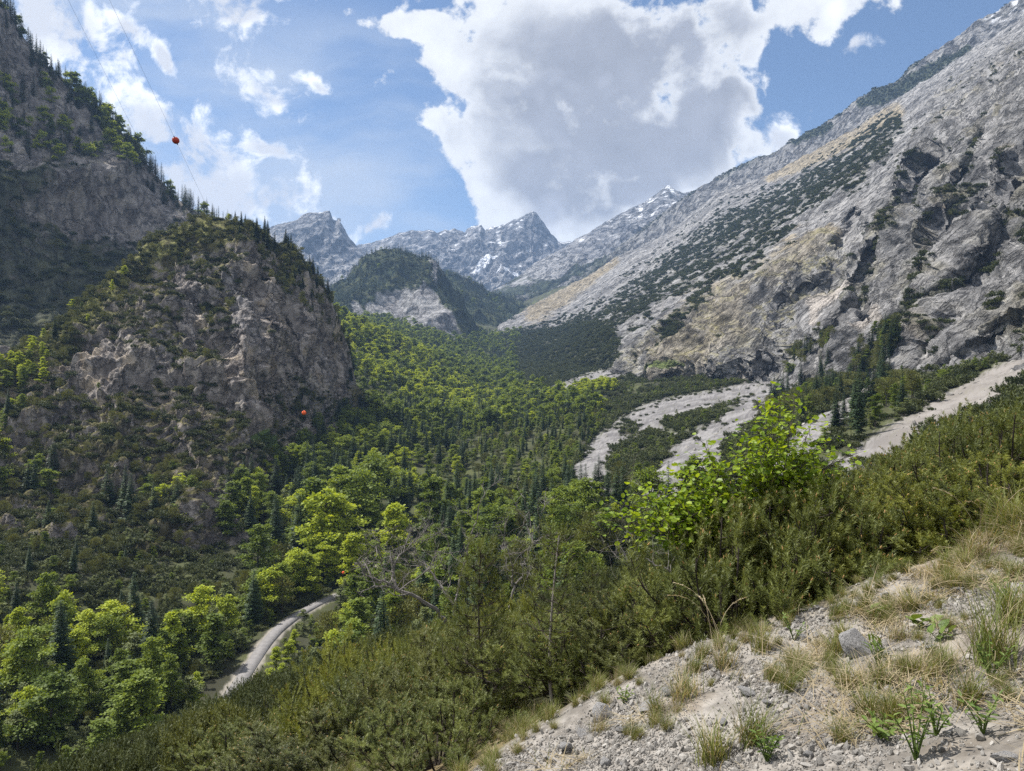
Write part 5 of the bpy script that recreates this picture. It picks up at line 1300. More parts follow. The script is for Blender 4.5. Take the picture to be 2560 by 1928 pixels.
# broad leaved herbs
def herb(seed, H, nst, nl, L, W, spread):
    r = np.random.default_rng(seed); lines, c, ax = [], [], []
    for k in range(nst):
        a = k * 2.4 + r.normal() * .3; d = np.array([math.cos(a), math.sin(a), 0]); h = H * r.uniform(.6, 1.05)
        pts = bez((0, 0, -.01), d * spread * .4 + np.array([0, 0, h * .6]), d * spread + np.array([0, 0, h]), 7); lines.append((pts, np.linspace(.004, .0015, 7)))
        for j in range(nl):
            t = .2 + .8 * (j + 1) / nl; f = t * 6; i = min(5, int(f)); p = pts[i] + (pts[i + 1] - pts[i]) * (f - i)
            b = j * 2.4 + r.normal() * .4; c.append(p); ax.append((math.cos(b), math.sin(b), r.uniform(.1, .7) + (.6 if j == nl - 1 else 0)))
    c, ax = np.array(c), unit(np.array(ax)); up = np.array([0, 0, 1.])
    sd = unit(np.cross(ax, up + r.normal(size=c.shape) * .25)); nrm = np.cross(sd, ax)
    l = L * r.uniform(.6, 1.15, len(c))[:, None]; w = l * W
    mid, q1, tip = c + ax * l * .25, c + ax * l * .62 - nrm * l * .04, c + ax * l - nrm * l * .18
    V = np.stack([c, mid + sd * w * .42 + nrm * l * .05, q1 + sd * w * .40 + nrm * l * .03, tip, q1 - sd * w * .40 + nrm * l * .03, mid - sd * w * .42 + nrm * l * .05, q1, mid], 1).reshape(-1, 3)
    b = np.arange(len(c))[:, None] * 8
    Qs = np.concatenate([b + np.array([[0, 1, 2, 7]]), b + np.array([[7, 2, 3, 6]]), b + np.array([[0, 7, 4, 5]]), b + np.array([[7, 6, 3, 4]])])
    tv, tq = tubes(lines, 4)
    return (tv, tq), (V, Qs, r.random(len(c)).repeat(8))
HERBS = [(1918, 1905, .22, 7, 9, .075, .42, .09, 'bright green leafy weed at the bottom edge of the gravel'), (2290, 1900, .42, 6, 12, .085, .36, .12, 'tall leafy weed rising in the right of the gravel'), (2340, 1840, .34, 5, 10, .07, .38, .10, 'second leafy weed just right of the tall leafy weed'), (2525, 1520, .20, 12, 10, .05, .5, .14, 'dense dark green cushion herb at the right border'), (2202, 1850, .14, 7, 7, .10, .38, .10, 'low herb with dark lance shaped leaves'), (2458, 1835, .26, 6, 9, .07, .4, .1, 'leafy weed in front of the right border rocks'), (2196, 1670, .20, 9, 3, .17, .14, .05, 'strap leaved plant right of the upright slab'), (2188, 1548, .10, 4, 2, .14, .75, .05, 'big pale round leaf above the upright slab'), (2302, 1575, .08, 4, 2, .15, .75, .06, 'pair of broad grey green leaves in the straw'), (2345, 1602, .08, 4, 2, .14, .75, .07, 'broad wavy leaf lying right of the paired leaves'), (1985, 1600, .22, 6, 8, .05, .5, .12, 'small leafy shoot in the dark under the pine bush'), (2475, 1700, .3, 6, 10, .06, .4, .1, 'leafy weed in front of the lush grass clump'), (1560, 1760, .14, 6, 6, .06, .45, .07, 'small green herb behind the rock row')]
for i, (px, py, H, nst, nl, L, W, sp, lab) in enumerate(HERBS):
    H *= .60; L *= .52; sp *= .65
    (tv, tq), (v, q, sh) = herb(200 + i, H, nst, nl, L, W, sp)
    p = hit(px, py)
    o = link('herb', None, loc=p, rot=(0, -.1, fr.random() * 6))
    link('stem', mesh_q('herb_stem', [(tv, tq, 0, np.full(len(tv), .4))], [M['herb']]), o); link('leaves', mesh_q('herb_leaves', [(v, q, 0, sh)], [M['herb']]), o)
    tag(o, lab, 'herb', 'leafy herbs on the gravel shelf')

# thick dwarf pine bushes along the edge
NB = [(2060, 5.65, 1265, 1.0, 'thick dark pine bush in front of the leafy sapling'), (1965, 5.85, 1205, 1.0, 'tallest pine bush standing at the root of the leafy sapling'), (1875, 5.65, 1275, 1.0, 'pine bush with upright shoots left of the tallest bush'), (1760, 5.95, 1450, 1.0, 'pine bush below the left arm of the sapling'), (1660, 6.05, 1520, 1.05, 'olive pine bush at the shelf edge behind the blocky rock'), (1560, 6.35, 1560, 1.05, 'low pine bush behind the pointed pale rock'), (1470, 6.65, 1560, 1.0, 'pine bush right of the pale trunked young pine'), (2180, 6.25, 1215, 1.0, 'pine bush right of the sapling with golden tips'), (2290, 5.75, 1270, 1.0, 'light yellow green pine bush beside the top of the bank'), (2390, 5.65, 1290, .9, 'small yellow green pine bush overhanging the top of the bank'), (2250, 8.6, 1165, 1.0, 'dark pine bush behind the light yellow green bush'), (2360, 8.6, 1125, 1.1, 'dark pine bush on the skyline below the wide scree'), (2470, 8.0, 1075, 1.1, 'tall dark pine bush near the right border'), (2570, 7.6, 1020, 1.2, 'darkest pine bush cut by the right border'), (2560, 5.65, 1180, 1.0, 'pine bush above the bright green grass clump'), (2480, 9.6, 1045, 1.1, 'pine bush against the wide scree at the right'), (2410, 10.5, 1085, 1.1, 'small pine crown against the wide scree'), (1130, 7.6, 1600, 1.05, 'wide olive pine bush left of the slim young pines'), (1010, 8.4, 1680, 1.1, 'dark spreading pine bush at the lower end of the shelf'), (1240, 8.0, 1560, .9, 'brownish pine bush between the two slim young pines'), (1340, 9.0, 1570, 1.0, 'pine bush behind the pale trunked young pine'), (900, 8.2, 1780, 1.1, 'low pine bush with bare lower twigs'), (760, 8.6, 1830, 1.1, 'low olive pine bush at the bottom of the picture'), (1090, 5.95, 1790, .8, 'small pine bush with dark leaning stems'), (1880, 8.2, 1260, 1.0, 'pine bush behind the bush with upright shoots'), (1690, 8.6, 1450, 1.0, 'pine bush in the hollow left of the sapling'), (2120, 8.6, 1200, 1.0, 'pine bush behind the sapling'), (1560, 9.2, 1530, 1.0, 'pine bush on the edge above the valley'), (620, 9.6, 1850, 1.1, 'low pine bush in the bottom left of the slope')]
for i, (px, d, top, wf, lab) in enumerate(NB):
    p = gpt(px, d); py = CY - p[2] / d * F; h = max(.55, (py - top) / F * d); s = h / 1.68
    v = (MUGO_YELLOW if i in (7, 8, 9, 14) else MUGO_OLIVE if i in (4, 17, 19, 21, 22, 27) else MUGO_HERO)[i % 4]
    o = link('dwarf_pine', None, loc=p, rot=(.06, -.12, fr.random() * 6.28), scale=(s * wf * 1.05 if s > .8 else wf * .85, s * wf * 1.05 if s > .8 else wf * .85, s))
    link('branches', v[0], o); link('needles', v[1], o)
    tag(o, lab, 'dwarf pine', 'dwarf pine bushes along the shelf edge')

# slim young pines
def young_pine(seed, base, mid, top, W, whorls, nbr, nsh, n, bare=.15, lean=0):
    """upright pine: trunk through three points, whorls of rising branches with tufted shoots"""
    r = np.random.default_rng(seed); base, mid, top = map(np.asarray, (base, mid, top))
    tr = bez(base, 2 * mid - (base + top) / 2, top, 14); H = np.linalg.norm(top - base)
    trunk = [(tr, np.linspace(.021, .006, 14) * (H / 1.8) ** .5)]
    br, P_, D_, SH = [], [], [], []
    for w in range(whorls):
        t = bare + (1 - bare) * (w + .5) / whorls; f = t * 13; i = min(12, int(f)); c = tr[i] + (tr[i + 1] - tr[i]) * (f - i)
        L = W * .5 * (1 - t) ** .7 + .05
        if t < bare + .2: L *= .8
        for b in range(nbr):
            a = b * 6.283 / nbr + w * 1.3 + r.normal() * .3; d = np.array([math.cos(a), math.sin(a), 0]); l = L * r.uniform(.6, 1.15)
            pts = bez(c, c + d * l * .7 + np.array([0, 0, -.02]), c + d * l + np.array([0, 0, l * r.uniform(.3, .7)]), 6)
            br.append((pts, np.linspace(.008, .003, 6) * (.4 + l)))
            for k in range(nsh):
                u = .35 + .65 * (k + 1) / nsh; f2 = u * 5; j = min(4, int(f2)); q = pts[j] + (pts[j + 1] - pts[j]) * (f2 - j)
                e = q + unit(d * .5 + rand_dir(r, 1)[0] * .6 + np.array([0, 0, .5])) * r.uniform(.03, .13)
                br.append((np.array([q, e]), np.array([.003, .002]))); P_.append(e); D_.append(unit(d * .35 + r.normal(size=3) * .3 + np.array([0, 0, .75]))); SH.append(r.random())
    for k in range(5): P_.append(tr[-1] - (0, 0, .05 * k)); D_.append(unit(np.array([0, 0, 1.]) + r.normal(size=3) * .2)); SH.append(.8)
    P_, D_, SH = np.array(P_), np.array(D_), np.array(SH)
    v, q, sh = shoots(r, P_, D_, n, .10 * r.uniform(.7, 1.3, len(P_)), .05, .004, 1.0, SH)
    return trunk, br, (v, q, sh)
def up3(px, py, d): return unproj(np.array(float(px)), np.array(float(py)), np.array(float(d)))
YP = [(31, (1275, 1850), (1208, 1690), (1202, 1373), 7.0, 1.15, 19, 5, 6, 34, .22, 'twig', 'darker slim young pine with a spire top and leaning trunk'), (32, (1392, 1795), (1374, 1640), (1398, 1338), 6.2, .95, 15, 4, 5, 26, .34, 'bark_pale', 'sparse young pine with a pale bare lower trunk'),
      (33, (1520, 1800), (1500, 1650), (1480, 1420), 8.4, .8, 13, 4, 5, 30, .2, 'twig', 'small olive pine behind the pale trunked young pine')]
for sd, b, m_, t, d, W, wh, nb, ns2, nn_, bare_, bm_, lab in YP:
    b3 = gpt(b[0], d); b3[2] -= .03
    tr, br, (v, q, sh) = young_pine(sd, (0, 0, 0), up3(*m_, d) - b3, up3(*t, d) - b3, W, wh, nb, ns2, nn_, bare_)
    o = link('young_pine', None, loc=b3)
    a1, a2 = tubes(tr, 7); link('trunk', mesh_q('young_pine_trunk', [(a1, a2, 0, None)], [M[bm_]]), o)
    a1, a2 = tubes(br, 4); link('branches', mesh_q('young_pine_branches', [(a1, a2, 0, None)], [M['twig']]), o)
    link('needles', mesh_q('young_pine_needles', [(v, q, 0, sh)], [M['mugo_hero']]), o)
    tag(o, lab, 'pine', 'slim young pines at the shelf edge')

# the leafy sapling with fresh yellow green leaves
def sapling():
    r = np.random.default_rng(404); root = gpt(1975, 6.25); R0 = root.copy()
    tips = [(1950, 990, 7.1), (1925, 1010, 7.0), (1990, 1005, 7.3), (1880, 1040, 6.9), (2030, 1050, 7.2), (1860, 1090, 7.2), (2055, 1110, 7.0), (1840, 1140, 6.9), (1915, 1070, 7.3), (1975, 1080, 6.8), (2010, 1130, 7.3), (1900, 1150, 6.8), (1950, 1150, 7.3), (1840, 1190, 7.1), (2045, 1190, 6.9), (1780, 1160, 7.0), (1760, 1110, 7.1), (1745, 1150, 7.2), (1720, 1190, 6.9), (1700, 1170, 7.2), (1780, 1210, 6.8), (1660, 1230, 7.0), (1690, 1260, 6.8), (1640, 1200, 7.1), (1620, 1270, 6.9), (1600, 1240, 7.2), (1570, 1290, 7.0), (1540, 1260, 7.1), (1650, 1300, 6.7), (1590, 1330, 6.9), (1550, 1320, 6.8), (1720, 1250, 7.2), (1810, 1240, 6.9), (2060, 1250, 6.9), (2090, 1150, 7.0), (2120, 1140, 7.2), (1520, 1300, 7.0), (1880, 1200, 7.0), (1740, 1290, 6.8)]
    stems, leaves = [], []
    tips = [(x, y, d - .95) for x, y, d in tips]
    arms = [((1940, 1230, 6.15), lambda x, y: x > 1815), ((1820, 1290, 6.05), lambda x, y: 1690 < x <= 1815), ((1790, 1340, 5.95), lambda x, y: x <= 1690)]
    for j, test in arms:
        J = up3(*j) - R0
        stems.append((bez((0, 0, -.05), J * .5 + np.array([0, 0, .1]), J, 8), np.linspace(.016, .008, 8)))
        for x, y, d in tips:
            if not test(x, y): continue
            tp = up3(x, y, d) - R0
            s = J * r.uniform(.75, 1.0)
            pts = bez(s, (s + tp) / 2 + np.array([0, 0, .10 if x < 1700 else .02]) + r.normal(size=3) * .04, tp, 9)
            stems.append((pts, np.linspace(.006, .0018, 9)))
            for k in range(112):
                t = .20 + .80 * k / 111; f = t * 8; i = min(7, int(f)); p = pts[i] + (pts[i + 1] - pts[i]) * (f - i)
                e = p + r.normal(size=3) * .075
                if k % 4 == 0: stems.append((np.array([p, e]), np.array([.0022, .0012])))
                leaves.append(e)
    c = np.array(leaves); nl = len(c)
    ax = unit(r.normal(size=(nl, 3)) * np.array([1, 1, .45]) + np.array([0, 0, -.1])); sd = unit(np.cross(ax, np.array([0, 0, 1.]) + r.normal(size=(nl, 3)) * .5)); nrm = np.cross(sd, ax)
    l = .052 * r.uniform(.55, 1.3, nl)[:, None]; w = l * .82
    fold = r.uniform(.02, .14, nl)[:, None] * l
    V = np.stack([c, c + ax * l * .3 + sd * w * .45 + nrm * fold, c + ax * l * .68 + sd * w * .42 + nrm * fold, c + ax * l, c + ax * l * .68 - sd * w * .42 + nrm * fold, c + ax * l * .3 - sd * w * .45 + nrm * fold, c + ax * l * .68, c + ax * l * .3], 1).reshape(-1, 3)
    b = np.arange(nl)[:, None] * 8
    Qs = np.concatenate([b + np.array([[0, 1, 2, 7]]), b + np.array([[7, 2, 3, 6]]), b + np.array([[0, 7, 4, 5]]), b + np.array([[7, 6, 3, 4]])])
    o = link('sapling', None, loc=R0)
    tv, tq = tubes(stems, 5); link('branches', mesh_q('sapling_branches', [(tv, tq, 0, None)], [M['bark']]), o)
    link('leaves', mesh_q('sapling_leaves', [(V, Qs, 0, r.random(nl).repeat(8))], [M['hazel']]), o)
    tag(o, 'leafy sapling with fresh yellow green leaves rising behind the pine bushes', 'sapling')
sapling()

# bare grey branches
def dead(limbs, root, d, seed, lab, twigs):
    r = np.random.default_rng(seed); b = gpt(root, d); lines = []
    def twig(p, dirv, l, rad, depth):
        n = 6; pts = [p]
        for k in range(n):
            dirv = unit(dirv + r.normal(size=3) * .22 + np.array([0, 0, .05])); pts.append(pts[-1] + dirv * l / n)
        lines.append((np.array(pts), np.linspace(rad, rad * .35, n + 1)))
        if depth:
            for k in range(4):
                i = r.integers(2, n + 1); twig(pts[i], unit(dirv + r.normal(size=3) * .8), l * r.uniform(.4, .7), rad * .6, depth - 1)
    for limb, r0 in limbs:
        P = np.array([up3(x, y, d + dz) for x, y, dz in limb]) - b
        t = np.linspace(0, len(P) - 1, 5 * len(P)); Pi = np.stack([np.interp(t, np.arange(len(P)), P[:, k]) for k in range(3)], -1)
        Pi += np.cumsum(r.normal(size=Pi.shape) * .012, axis=0)
        lines.append((Pi, np.linspace(r0, r0 * .3, len(Pi))))
        for k in range(twigs):
            i = r.integers(len(Pi) // 4, len(Pi)); dv = unit(Pi[min(i + 1, len(Pi) - 1)] - Pi[i - 1])
            twig(Pi[i], unit(dv * .5 + r.normal(size=3) * .7 + np.array([0, 0, .3])), r.uniform(.35, .95), r0 * .32, 2)
    tv, tq = tubes(lines, 5)
    o = link('dead_branch', mesh_q('dead_branch', [(tv, tq, 0, None)], [M['dead']]), loc=b); tag(o, lab, 'dead tree', 'bare grey dead trees')
dead([([(1145, 1640, 0), (1120, 1560, 0), (1095, 1528, -.2), (1043, 1493, -.4), (998, 1473, -.5), (971, 1450, -.6), (939, 1438, -.6), (905, 1425, -.7)], .05), ([(998, 1473, -.5), (975, 1448, -.3), (983, 1420, -.2), (993, 1398, 0), (1030, 1366, .2)], .026)], 1150, 14.5, 1, 'bare grey dead trunk leaning left over the hollow', 9)
dead([([(1150, 1640, 0), (1137, 1512, 0), (1107, 1468, .2), (1078, 1428, .4), (1050, 1410, .4)], .04), ([(1137, 1512, 0), (1150, 1440, .2), (1162, 1398, .3), (1168, 1350, .2), (1192, 1309, .1), (1207, 1249, 0)], .032)], 1160, 16.5, 2, 'forked bare grey tree with one tall thin stem', 9)
dead([([(1255, 1620, 0), (1261, 1527, 0), (1281, 1468, .1), (1311, 1443, .1), (1321, 1398, 0), (1336, 1358, 0), (1366, 1338, 0)], .03), ([(1281, 1468, .1), (1278, 1430, 0), (1270, 1390, -.2), (1255, 1350, -.2)], .02)], 1255, 13.0, 3, 'upright bare grey tree between the two slim young pines', 8)
dead([([(1700, 1480, 0), (1660, 1420, 0), (1610, 1390, .1), (1570, 1370, .1)], .012)], 1720, 8.0, 4, 'thin bare twig below the left arm of the sapling', 6)

# ------------------------------------------------------------------ road, cables and their marker balls
def build_road():
    t = np.linspace(ROADP[0, 1], ROADP[-1, 1], 160); k = np.hanning(17); k /= k.sum()
    x = np.convolve(np.pad(road_x(t), 8, 'edge'), k, 'valid'); z = np.array([gz(a, b)[0] for a, b in zip(x, t)]); z = np.convolve(np.pad(z, 8, 'edge'), k, 'valid') + .12
    tx, ty = np.gradient(x), np.gradient(t); n = np.hypot(tx, ty)
    V = np.stack([np.stack([x + s * ty / n * 1.2, t - s * tx / n * 1.2, z + (.05 if s == 0 else 0) - (.0)], -1) for s in (-1, 0, 1)], 1)
    V = np.concatenate([V, V[:, [0, 2]] - (0, 0, .5)], 1); m = 5
    q = []
    for i in range(len(t) - 1):
        for a, b in ((0, 1), (1, 2), (3, 0), (2, 4)): q.append((i * m + a, i * m + b, (i + 1) * m + b, (i + 1) * m + a))
    o = link('road', mesh('road', V.reshape(-1, 3), q, [4] * len(q), [M['road']], True)); tag(o, 'pale gravel road bending through the valley wood', 'road', kind='structure')
build_road()
def cable(name, f, y0, y1, lab):
    y = np.linspace(y0, y1, 24); pts = np.array([f(a) for a in y]); tv, tq = tubes([(pts, np.full(24, .008))], 6)
    tag(link(name, mesh_q(name, [(tv, tq, 0, None)], [M['cable']])), lab, 'cable', 'steel cables descending into the valley')
cab2 = lambda y: (-28.4 - max(0, y - 97) * .14, y, 20.7 - .66 * (y - 60))
cable('cable', lambda y: (-36, y, 31.3 - .70 * (y - 57.6)), 8, 170, 'steel cable without balls running left of the ball cable')
cable('cable', cab2, 8, 172, 'steel cable that carries the orange red marker balls')
def ball_mesh():
    import bmesh
    bm = bmesh.new(); bmesh.ops.create_uvsphere(bm, u_segments=32, v_segments=20, radius=.29); v = np.array([w.co[:] for w in bm.verts]); L_, tt = [], []
    for f in bm.faces: L_ += [w.index for w in f.verts]; tt.append(len(f.verts))
    bm.free(); eq = np.abs(v[:, 2]) < .02; v[eq, :2] *= 1.05          # raised seam between the two half shells
    return mesh('marker_ball', v, L_, tt, [M['ball']], True)
BM = ball_mesh(); BD = BM.copy(); BD.materials[0] = M['ball_backlit']
sv, sq = tubes([(np.array([(-.42, 0, 0), (.42, 0, 0)]), np.array([.045, .045]))], 8); CL = mesh_q('clamp', [(sv, sq, 0, None)], [M['cable']])
for y, lab in ((60, 'backlit red marker ball hanging on the cable against the sky'), (97, 'orange marker ball in front of the brown crag'), (152, 'small orange red marker ball in front of the bright tree')):
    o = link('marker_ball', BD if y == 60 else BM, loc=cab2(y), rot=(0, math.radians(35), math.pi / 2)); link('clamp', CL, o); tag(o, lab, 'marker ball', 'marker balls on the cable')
# ------------------------------------------------------------------ sky with clouds, sun, haze, camera
SUN = Vector((-.52, .20, .83)).normalized()
EL = math.asin(SUN.z); AZ = math.atan2(SUN.x, SUN.y)

def build_world():
    w = bpy.data.worlds.new('World'); bpy.context.scene.world = w; w.use_nodes = True
    nt = w.node_tree; ns = nt.nodes; L = nt.links; ns.clear()
    out = node(ns, 'ShaderNodeOutputWorld'); bg = node(ns, 'ShaderNodeBackground', inp={'Strength': 0.072})
    sky = node(ns, 'ShaderNodeTexSky', sky_type='NISHITA', sun_disc=False, sun_elevation=EL, sun_rotation=AZ, altitude=1000.0, air_density=1.0, dust_density=0.6, ozone_density=3.0)
    tc = node(ns, 'ShaderNodeTexCoord')
    def math_(op, a, b=None, c=None, clamp=False):
        n = node(ns, 'ShaderNodeMath', operation=op, use_clamp=clamp)
        for k, v in enumerate((a, b, c)):
            if v is None: continue
            if hasattr(v, 'node'): L.new(v, n.inputs[k])
            else: n.inputs[k].default_value = v
        return n.outputs[0]
    def rng(v, a, b, c=0.0, d=1.0, smooth=True):
        n = node(ns, 'ShaderNodeMapRange', inp={1: a, 2: b, 3: c, 4: d}); L.new(v, n.inputs[0])
        if smooth: n.interpolation_type = 'SMOOTHSTEP'
        return n.outputs[0]
    # cloud layer coordinates: slopes of the view direction against the valley axis
    sep = node(ns, 'ShaderNodeSeparateXYZ'); L.new(tc.outputs['Generated'], sep.inputs[0])
    ay = math_('MAXIMUM', math_('ABSOLUTE', sep.outputs[1]), 0.12)
    cmb = node(ns, 'ShaderNodeCombineXYZ'); L.new(math_('DIVIDE', sep.outputs[0], ay), cmb.inputs[0]); L.new(math_('DIVIDE', sep.outputs[2], ay), cmb.inputs[1])
    p0 = cmb.outputs[0]
    def noise(scale, detail, rough, vec=p0, off=0.0, dist=0.0):
        n = node(ns, 'ShaderNodeTexNoise', inp={'Scale': scale, 'Detail': detail, 'Roughness': rough, 'Distortion': dist})
        v = node(ns, 'ShaderNodeVectorMath', operation='ADD'); v.inputs[1].default_value = (off, off * .7, off * 1.3); L.new(vec, v.inputs[0]); L.new(v.outputs[0], n.inputs['Vector'])
        return n
    wn = noise(3.2, 4, .55, off=3.1)
    wv = node(ns, 'ShaderNodeVectorMath', operation='MULTIPLY_ADD'); wv.inputs[1].default_value = (.16, .16, 0); L.new(wn.outputs['Color'], wv.inputs[0])
    sh = node(ns, 'ShaderNodeVectorMath', operation='ADD'); sh.inputs[1].default_value = (-.08, -.08, 0); L.new(p0, sh.inputs[0]); L.new(sh.outputs[0], wv.inputs[2])
    pw = wv.outputs[0]
    def blobs(lst, vec):
        acc = None
        for x, y, rx, ry, a in lst:
            u, v = (x - CX) / F, (CY - y) / F
            su, sv = F / rx, F / ry
            mp = node(ns, 'ShaderNodeMapping', vector_type='TEXTURE', inp={'Location': (u, v, 0), 'Rotation': (0, 0, math.radians(a)), 'Scale': (1 / su, 1 / sv, 1)})
            L.new(vec, mp.inputs[0])
            ln = node(ns, 'ShaderNodeVectorMath', operation='LENGTH'); L.new(mp.outputs[0], ln.inputs[0])
            o = math_('SUBTRACT', 1.0, ln.outputs['Value'])
            acc = o if acc is None else math_('SMOOTH_MAX', acc, o, .12)
        return acc
    BIG = [(1520, 90, 520, 230, 0), (1330, 330, 230, 260, 0), (1600, 330, 290, 200, 0), (1760, 330, 130, 170, 0), (1280, 500, 150, 110, 0), (1420, 560, 180, 90, 0), (1620, 470, 200, 80, 0), (1190, 130, 150, 170, 20), (1950, 60, 230, 110, 25), (1060, 15, 160, 50, 0), (1160, 340, 70, 40, 20), (1540, -200, 700, 260, 0), (1450, 470, 170, 130, 0), (2030, 10, 260, 90, 10), (1480, 520, 120, 80, 0), (1850, 250, 75, 70, 0), (1815, 400, 70, 60, 0), (1880, 150, 60, 50, 0), (1800, 110, 170, 150, 0), (1960, 40, 160, 70, 15)]
    SMALL = [(620, 20, 120, 60, 0), (560, -30, 90, 60, 0), (690, 215, 115, 52, -35), (815, 195, 50, 22, -50), (150, 90, 150, 130, -35), (60, 20, 90, 80, 0), (415, 150, 60, 28, -50), (380, 330, 130, 90, -35), (500, 370, 110, 90, -25), (560, 480, 190, 75, -15), (680, 490, 110, 60, -10), (665, 365, 75, 30, -25), (300, 60, 90, 40, -30), (460, 440, 120, 70, -30), (900, 575, 60, 24, 30), (1950, 340, 50, 45, 0), (1930, 375, 40, 25, 0), (2120, 130, 60, 20, 30), (-200, 200, 220, 160, 0), (2900, 300, 260, 160, 0)]
    SMALL = [(x, y, rx * 1.28, ry * 1.28, a) for x, y, rx, ry, a in SMALL]
    big = blobs(BIG, pw); small = blobs(SMALL, pw)
    n1 = noise(6.0, 9, .58, pw, 1.7).outputs[0]; n2 = noise(17.0, 8, .60, p0, 5.3).outputs[0]
    nn = math_('MULTIPLY_ADD', math_('SUBTRACT', n1, .5), 1.7, math_('MULTIPLY', math_('SUBTRACT', n2, .5), 1.6))
    vo = node(ns, 'ShaderNodeTexVoronoi', feature='SMOOTH_F1', inp={'Scale': 9.0, 'Smoothness': .55, 'Detail': 2.0, 'Roughness': .5}); L.new(pw, vo.inputs['Vector'])
    puff = math_('SUBTRACT', .48, vo.outputs['Distance'])
    nn = math_('ADD', math_('MULTIPLY_ADD', puff, .75, nn), .33)
    db = math_('ADD', big, nn); n3 = noise(38.0, 7, .62, p0, 7.7).outputs[0]
    n4 = noise(13.0, 8, .60, pw, 2.9, .3).outputs[0]
    nsm = math_('MULTIPLY_ADD', math_('SUBTRACT', n4, .5), 3.4, math_('MULTIPLY', math_('SUBTRACT', n3, .5), 1.5))
    dsm = math_('ADD', small, nsm)
    ab = rng(db, .03, .26); asm_ = rng(dsm, .12, .85)
    # thin veil
    vmap = node(ns, 'ShaderNodeMapping', inp={'Rotation': (0, 0, math.radians(-22)), 'Scale': (1.0, 3.0, 1)}); L.new(pw, vmap.inputs[0])
    veil = rng(noise(2.4, 6, .55, vmap.outputs[0], 9.2).outputs[0], .36, .70)
    veil = math_('MULTIPLY', veil, rng(blobs([(850, 380, 620, 420, -20), (1100, 520, 300, 160, 0), (300, 200, 500, 500, 0)], p0), .0, .6, 0.0, .80))
    # cloud shading: bright rims and sunny left flank, grey thick body
    core = blobs([(1560, 250, 370, 230, 0), (1600, 80, 330, 130, 0), (1480, 430, 240, 120, 0), (1340, 440, 90, 110, 0)], pw)
    gsum = math_('ADD', core, math_('MULTIPLY', math_('SUBTRACT', n1, .5), 1.3))
    grey = math_('MULTIPLY', rng(gsum, -.28, .42), rng(db, .10, .62))
    greys = math_('MULTIPLY', rng(math_('ADD', small, math_('MULTIPLY', math_('SUBTRACT', noise(7.0, 6, .55, pw, 4.4).outputs[0], .5), 2.2)), .15, .75), .62)
    def mixc(f, a, b):
        n = node(ns, 'ShaderNodeMix', data_type='RGBA'); L.new(f, n.inputs[0])
        for k, v in ((6, a), (7, b)):
            if hasattr(v, 'node'): L.new(v, n.inputs[k])
            else: n.inputs[k].default_value = (*v, 1)
        return n.outputs[2]
    K = 9.0
    white = tuple(K * c for c in (1.0, 1.02, 1.05)); dark = tuple(K * c for c in (.44, .46, .525)); veilc = tuple(K * c for c in (.52, .58, .68))
    c = mixc(veil, sky.outputs[0], veilc)
    c = mixc(asm_, c, mixc(greys, white, dark))
    tex = math_('MULTIPLY', rng(n2, .3, .7, .88, 1.10, False), rng(puff, -.22, .25, .80, 1.16, False))
    body = mixc(grey, white, dark)
    sc = node(ns, 'ShaderNodeVectorMath', operation='SCALE'); L.new(body, sc.inputs[0]); L.new(tex, sc.inputs['Scale'])
    c = mixc(ab, c, sc.outputs[0])
    # added fill light, unseen bright cloud deck overhead and behind the view
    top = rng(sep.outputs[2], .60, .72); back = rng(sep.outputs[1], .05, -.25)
    fill_deck = math_('MULTIPLY', math_('MAXIMUM', top, back), rng(noise(1.7, 6, .55, tc.outputs['Generated'], 12.0).outputs[0], .36, .56))
    fill_deck = math_('MULTIPLY', fill_deck, rng(sep.outputs[2], .02, .12))
    c = mixc(fill_deck, c, tuple(K * q for q in (1.0, 1.0, 1.02)))
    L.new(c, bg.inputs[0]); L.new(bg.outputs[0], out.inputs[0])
    w.cycles.sampling_method = 'MANUAL'; w.cycles.sample_map_resolution = 512

build_world()
s = bpy.data.lights.new('sun', 'SUN'); s.energy = 4.5; s.angle = math.radians(.55); s.color = (1, .955, .89)
so = link('sun', s); so.rotation_euler = SUN.to_track_quat('Z', 'Y').to_euler()

cam = bpy.data.cameras.new('camera'); cam.sensor_width = 36; cam.lens = 36 * F / 2560; cam.clip_start = .1; cam.clip_end = 30000
co = link('camera', cam); co.location = (0, 0, 0); co.rotation_euler = (math.pi / 2, 0, 0)
sc_ = bpy.context.scene; sc_.camera = co

def build_haze():
    lo = np.full(3, 1e9); hi = -lo
    for g in [G] + list(T.values()):
        lo = np.minimum(lo, g['P'].reshape(-1, 3).min(0)); hi = np.maximum(hi, g['P'].reshape(-1, 3).max(0))
    lo -= (60, 60, 1); hi += (60, 60, 60); lo[1] = -60
    v = [(x, y, z) for x in (lo[0], hi[0]) for y in (lo[1], hi[1]) for z in (lo[2], hi[2])]
    f = [(0, 1, 3, 2), (4, 6, 7, 5), (0, 4, 5, 1), (2, 3, 7, 6), (0, 2, 6, 4), (1, 5, 7, 3)]
    m, nt, ns, L = new_mat('valley_air')
    out = node(ns, 'ShaderNodeOutputMaterial'); pv = node(ns, 'ShaderNodeVolumePrincipled', inp={'Color': (.40, .62, 1.0, 1), 'Density': 0.9e-4, 'Anisotropy': 0.1})
    L.new(pv.outputs[0], out.inputs['Volume'])
    o = link('haze', mesh('haze', v, np.array(f), [4] * 6, [m])); tag(o, 'thin bluish valley haze between the far peaks', 'haze', kind='stuff')
build_haze()

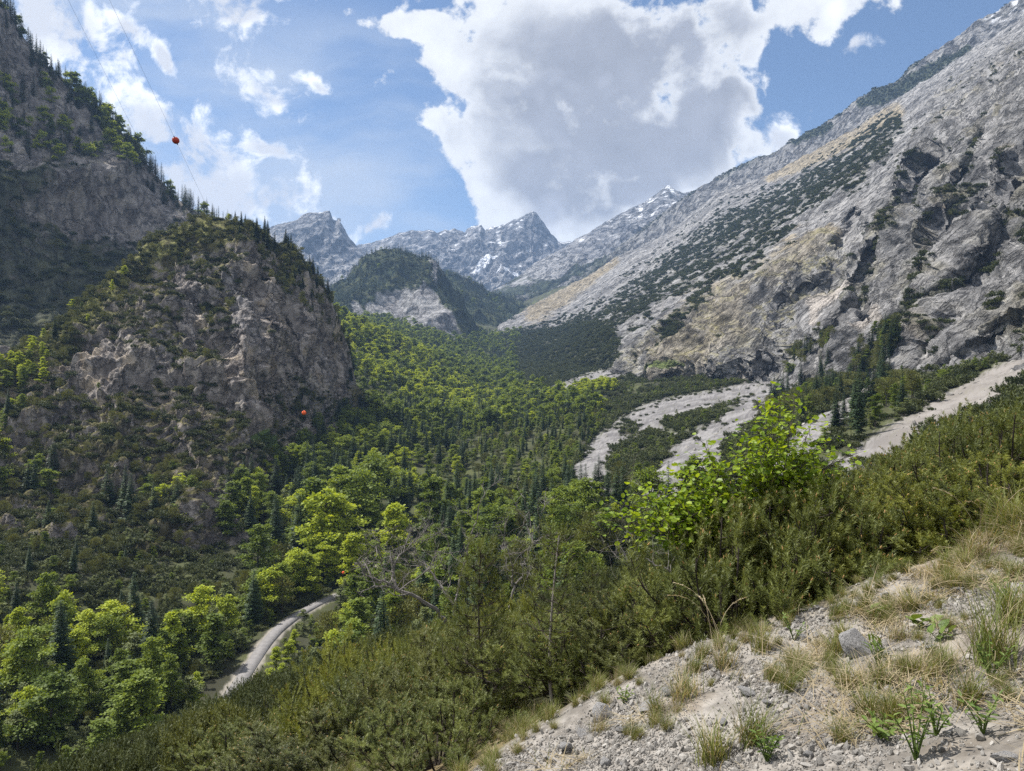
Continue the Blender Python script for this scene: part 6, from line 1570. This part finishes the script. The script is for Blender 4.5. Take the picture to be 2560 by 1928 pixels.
sc_.view_settings.view_transform = 'Standard'; sc_.view_settings.look = 'None'; sc_.view_settings.exposure = 0.92; sc_.view_settings.gamma = 1.0
sc_.render.engine = 'CYCLES'
cy = sc_.cycles; cy.use_denoising = False; cy.max_bounces = 5; cy.diffuse_bounces = 3; cy.glossy_bounces = 1; cy.transmission_bounces = 3; cy.transparent_max_bounces = 4; cy.volume_bounces = 0
cy.caustics_reflective = False; cy.caustics_refractive = False; cy.sample_clamp_indirect = 4.0
